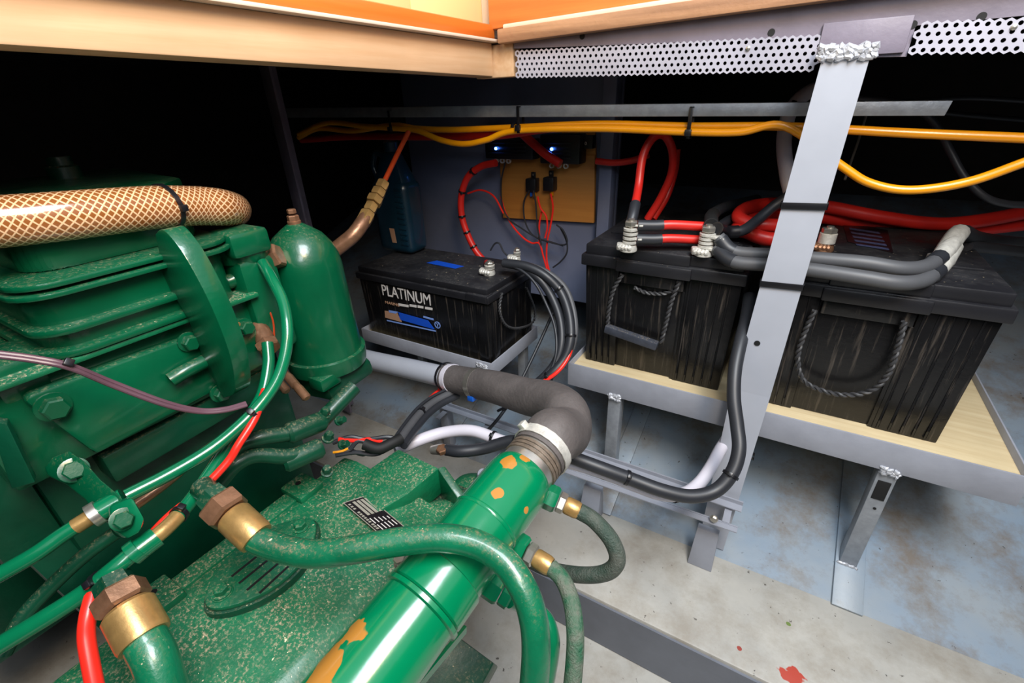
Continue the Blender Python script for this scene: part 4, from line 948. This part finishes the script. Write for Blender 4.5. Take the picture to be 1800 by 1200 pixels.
# ------------------------------------------------------------------ big green hose with brass collar
def collar_hose(nutc, colend, pts, r, label, nr, cr, mats=('brassd', 'brass'), stub=None):
    a, c = P(*nutc), P(*colend); d = (c - a).normalized(); L_ = (c - a).length
    t = thing('coolant_hose', tuple(c), label, 'hose', 'coolant hoses')
    if stub: obj('adapter', MB().tube([P(*stub), a], nr * .55, 14).lathe(a - d * .012, d, [(0, nr * .7), (.012, nr * .75)], 6), M['green_dark'], t)
    obj('union_nut', MB().nut(a, d, nr, L_ * .34), M[mats[0]], t)
    obj('collar', MB().lathe(a + d * L_ * .36, d, [(0, cr * .86), (L_ * .06, cr), (L_ * .58, cr), (L_ * .64, cr * .95)], 32), M[mats[1]], t)
    obj('hose', MB().tube(spl([a + d * L_ * .9, c + d * .004] + [P(*q) for q in pts], 10), r, 24), M['green_hose'], t)
    return t
collar_hose((383, 882, .455), (452, 946, .445), [(500, 965, .44), (550, 973, .435), (620, 966, .43), (700, 952, .43), (775, 945, .43), (835, 955, .428), (885, 985, .42), (920, 1035, .41), (938, 1090, .405), (942, 1150, .405), (936, 1230, .41)], .0128,
    'big green painted hose crossing over the green cylinder from a brass collar', .0205, .0165, stub=(355, 855, .47))
collar_hose((206, 1036, .40), (255, 1125, .385), [(275, 1165, .38), (300, 1250, .375)], .0160, 'short dark green hose below a yellow brass collar at the lower left', .0200, .0195, stub=(195, 1010, .43))
# ------------------------------------------------------------------ clear braided hose
cp = [P(-60, 394, .38), P(20, 388, .398), P(110, 380, .42), P(200, 371, .45), P(280, 364, .485), P(340, 362, .52), P(385, 364, .55), P(408, 368, .59), P(404, 366, .64), P(380, 358, .69), P(350, 350, .74)]
pts = spl(cp, 12)
t = thing('clear_hose', tuple(pts[40]), 'thick clear hose with pale criss-cross braid over the top of the engine', 'hose')
mb = MB(); n = 40; bm = mb.bm; uvl = bm.loops.layers.uv.new('UVMap'); rings = []; prev = None; ln = [0]
for i, p in enumerate(pts):
    d = (pts[min(i + 1, len(pts) - 1)] - pts[max(i - 1, 0)]).normalized()
    a = d.orthogonal().normalized() if prev is None else (prev - d * prev.dot(d)).normalized(); prev = a; c = d.cross(a)
    if i: ln.append(ln[-1] + (pts[i] - pts[i - 1]).length)
    rings.append([bm.verts.new(p + (a * math.cos(2 * math.pi * k / n) + c * math.sin(2 * math.pi * k / n)) * .0215) for k in range(n)])
for i in range(len(rings) - 1):
    for k in range(n):
        f = bm.faces.new((rings[i][k], rings[i][(k + 1) % n], rings[i + 1][(k + 1) % n], rings[i + 1][k]))
        for l, (u, v) in zip(f.loops, ((k / n, ln[i] / .135), ((k + 1) / n, ln[i] / .135), ((k + 1) / n, ln[i + 1] / .135), (k / n, ln[i + 1] / .135))): l[uvl].uv = (u, v * .9)
bm.faces.new(rings[0][::-1])
obj('hose', mb, M['clear'], t)
i = 50; d = pts[i + 1] - pts[i - 1] + Vector((0, -.0, -.0))
tie_d = d.normalized() + Vector((-.1, .25, .25)) * .6
obj('cable_tie', MB().ring(pts[i], tie_d, .0222, .0048, .0014, head=CAM - pts[i] - Vector((0, 0, .1))), M['tie'], t)

# ------------------------------------------------------------------ control tubes
def tubeo(name, q, r, m, label, cat, group, ties=(), ends=()):
    return cable(name, px(q, 9), r, M[m], label, cat, group, ends, ties, n=14)
tubeo('control_tube', [(462, 462, .575), (478, 490, .56), (497, 530, .55), (505, 575, .54), (502, 620, .535), (488, 665, .53), (462, 705, .52), (425, 745, .505), (370, 790, .485), (300, 832, .46), (222, 872, .435)], .0066, 'green_tube', 'shiny green tube arching from the filter side down to the upper clamp', 'tube', 'green control tubes', ties=(.66,))
tubeo('control_tube', [(160, 908, .42), (110, 940, .41), (60, 975, .40), (-20, 1020, .39)], .0068, 'green_tube', 'green tube with a yellow worn end leaving the upper clamp to the left edge', 'tube', 'green control tubes', ends=((0, .22, M['brass'], 1.05, 'worn_patch'),))
tubeo('control_tube', [(470, 602, .58), (472, 640, .575), (462, 690, .56), (440, 730, .54), (405, 775, .52), (370, 830, .49), (335, 880, .465), (300, 920, .44), (268, 948, .425)], .0070, 'green_tube', 'green tube from the brass elbow down to the lower clamp', 'tube', 'green control tubes', ties=(.38, .82), ends=((.84, 1, M['brass'], 1.05, 'worn_patch'),))
tubeo('control_tube', [(238, 968, .415), (200, 1000, .405), (150, 1040, .40), (80, 1085, .39), (-20, 1145, .38)], .0075, 'green_tube', 'lower green tube leaving the lower clamp to the left edge', 'tube', 'green control tubes', ties=(.4,))
tubeo('control_tube', [(205, 935, .45), (150, 975, .44), (90, 1030, .43), (40, 1085, .42), (5, 1150, .41)], .0066, 'green_dark', 'dark green tube between the other two at the lower left', 'tube', 'green control tubes')
tubeo('control_tube', [(235, 890, .46), (290, 850, .48), (350, 800, .51), (400, 765, .53)], .005, 'brassd', 'brownish tube lying under the shiny green tubes', 'tube', 'green control tubes')
tubeo('red_tube', [(466, 685, .53), (448, 735, .51), (420, 780, .495), (400, 812, .49), (352, 862, .475), (300, 905, .455), (270, 935, .44)], .0042, 'redb', 'thin bright red tube running beneath the green tubes', 'tube', 'red tubes')
tubeo('red_tube', [(165, 1040, .40), (155, 1080, .39), (152, 1120, .385), (160, 1170, .38), (172, 1230, .375)], .0062, 'redb', 'bright red tube dropping to the bottom edge at the left', 'tube', 'red tubes')
cable('harness_cable', px([(-20, 618, .36), (60, 628, .375), (125, 642, .39), (200, 672, .42), (290, 706, .45), (350, 720, .475), (395, 718, .49), (432, 708, .505)]), .0021, M['purple'], 'upper thin purple brown cable slung across the engine block', group='purple brown cables', ties=(.27,), n=10)
cable('harness_cable', px([(-20, 624, .358), (60, 634, .373), (125, 648, .388), (200, 679, .418), (290, 712, .448), (350, 724, .473), (395, 722, .488), (434, 712, .503)]), .0021, M['purple'], 'lower thin purple brown cable slung across the engine block', group='purple brown cables', n=10)
cable('bare_wire', px([(452, 522, .60), (470, 540, .60), (480, 565, .60), (482, 590, .60)]), .0012, M['copper'], 'fine copper wire beside the filter', 'wire', n=6)
# control bracket and cable clamps
t = thing('cable_bracket', tuple(P(128, 825, .44)), 'green bolted bracket holding the control tubes in saddle clamps', 'bracket')
sp = [(78, 822), (92, 804), (122, 792), (150, 812), (176, 842), (212, 872), (232, 900), (205, 930), (168, 905), (150, 878), (118, 852), (84, 836)]
nrm = (P(130, 830, .44) - P(130, 830, .445)).normalized()
b = MB().prism([P(x, y, .435 - (x - 78) * .00008) for x, y in sp], nrm * -.006, .0015); obj('strap', b, M['green'], t)
obj('bolt', MB().bolt(P(130, 826, .432), nrm, .0088, .010), M['green'], t)
b = MB().prism([P(*q, .405) for q in ((190, 890), (232, 872), (256, 912), (246, 938), (222, 950), (196, 932))], nrm * -.022, .004); obj('clamp_block', b, M['green_tube'], t)
obj('bolt', MB().bolt(P(216, 912, .403), nrm, .0075, .010), M['green'], t)
d_ = P(222, 872, .435) - P(160, 908, .42)
obj('saddle', MB().tube([P(160, 908, .42), P(176, 898, .424)], .0115, 16), M['steel'], t); obj('saddle', MB().tube([P(176, 898, .424), P(218, 874, .434)], .0095, 16), M['green_tube'], t)
obj('saddle', MB().tube([P(230, 975, .413), P(246, 962, .417)], .0110, 16), M['green_tube'], t); obj('saddle', MB().tube([P(244, 966, .417), P(276, 942, .427)], .0098, 16), M['green_tube'], t)
# dark curved oil pipes
for k, (q, e0, lab) in enumerate((([(400, 800, .545), (428, 778, .55), (462, 768, .56), (505, 762, .58), (545, 748, .60)], (572, 738, .615), 'upper curved green oil pipe behind the tubes'), ([(385, 848, .54), (415, 815, .545), (450, 800, .56), (500, 802, .58), (540, 796, .60)], (578, 780, .615), 'lower curved green oil pipe behind the tubes'))):
    pts2 = px(q, 8); t = thing('oil_pipe', tuple(pts2[10]), lab, 'pipe', 'curved oil pipes')
    obj('pipe', MB().tube(pts2, .0095, 16), M['green_dark'], t); a = pts2[-1]; c = P(*e0); d = (c - a).normalized()
    obj('coupling', MB().lathe(a - d * .03, d, [(0, .0105), (.004, .0135), (.045, .0135), (.05, .010)], 20), M['green_dark'], t)
    obj('bolt', MB().bolt(c + Vector((0, 0, .008)), (.5, .2, 1), .006, .012), M['green_dark'], t); obj('bolt', MB().bolt(c + Vector((.012, .01, -.004)), (.9, .2, .4), .005, .012), M['green_dark'], t)
obj('bolt', MB().bolt(P(575, 830, .62), (.4, -.1, 1), .006, .012), M['green_dark'], gb_)
# wiring tangle near the oil pipes
rg = random.Random(3)
cols = [('cable_black', 'black'), ('redb', 'red'), ('yellow', 'yellow'), ('cable_black', 'black'), ('cable_black', 'black')]
wl_ = ['thin black wire on top of the tangle beyond the oil pipes', 'thin red wire in the tangle beyond the oil pipes', 'thin yellow wire end in the tangle beyond the oil pipes', 'thin black wire low in the tangle beyond the oil pipes', 'looped black wire in the tangle beyond the oil pipes']
WT = [[(585, 778), (615, 768), (645, 772), (680, 768), (700, 772)], [(595, 772), (625, 774), (650, 772), (672, 776)], [(585, 795), (600, 793), (612, 788)], [(590, 800), (625, 795), (660, 798), (690, 785)], [(615, 790), (630, 775), (650, 782), (640, 798), (618, 792)]]
for k in range(5):
    cable('wire', px([(x, y, .70 + .004 * i) for i, (x, y) in enumerate(WT[k])]), .0034 if k != 2 else .002, M[cols[k][0]], wl_[k], 'wire', 'wiring tangle', n=8)
cable('wire', px([(640, 780, .70), (665, 788, .70), (690, 778, .71), (705, 770, .72)]), .0085, M['dark'], 'black taped sleeve over the wiring tangle', 'wire', 'wiring tangle')
bbk = [(700, 778, .74), (718, 752, .79), (740, 725, .84), (765, 705, .88), (795, 690, .91)]
for k, (dx, dy, m_, lab) in enumerate(((0, 0, 'cable_grey', 'grey brown cable rising from the tangle to the pipe end'), (10, 5, 'cable_black', 'black cable beside the grey brown one below the pipe end'), (-7, -7, 'cable_black', 'black cable looping over to the pipe end'))):
    cable('cable', px([(x + dx, y + dy, d) for x, y, d in bbk]), (.0075, .0065, .003)[k], M[m_], lab, group='cables rising to the pipe end', ties=(.5,) if k == 0 else ())
cable('wire', px([(756, 700, .90), (770, 688, .93), (785, 680, .95)]), .004, M['redb'], 'short red wire below the grey pipe end', 'wire')
t = thing('drain_fitting', tuple(P(770, 790, .80)), 'small steel drain fitting beside the white conduit', 'fitting')
p_ = P(775, 792, .80); obj('body', MB().lathe(p_ - Vector((.02, 0, .006)), (1, .2, .3), [(0, .008), (.02, .01), (.03, .008)], 16), M['steel'], t); obj('nut', MB().nut(p_ + Vector((.004, 0, 0)), (0, -.2, 1), .010, .01), M['brassd'], t)
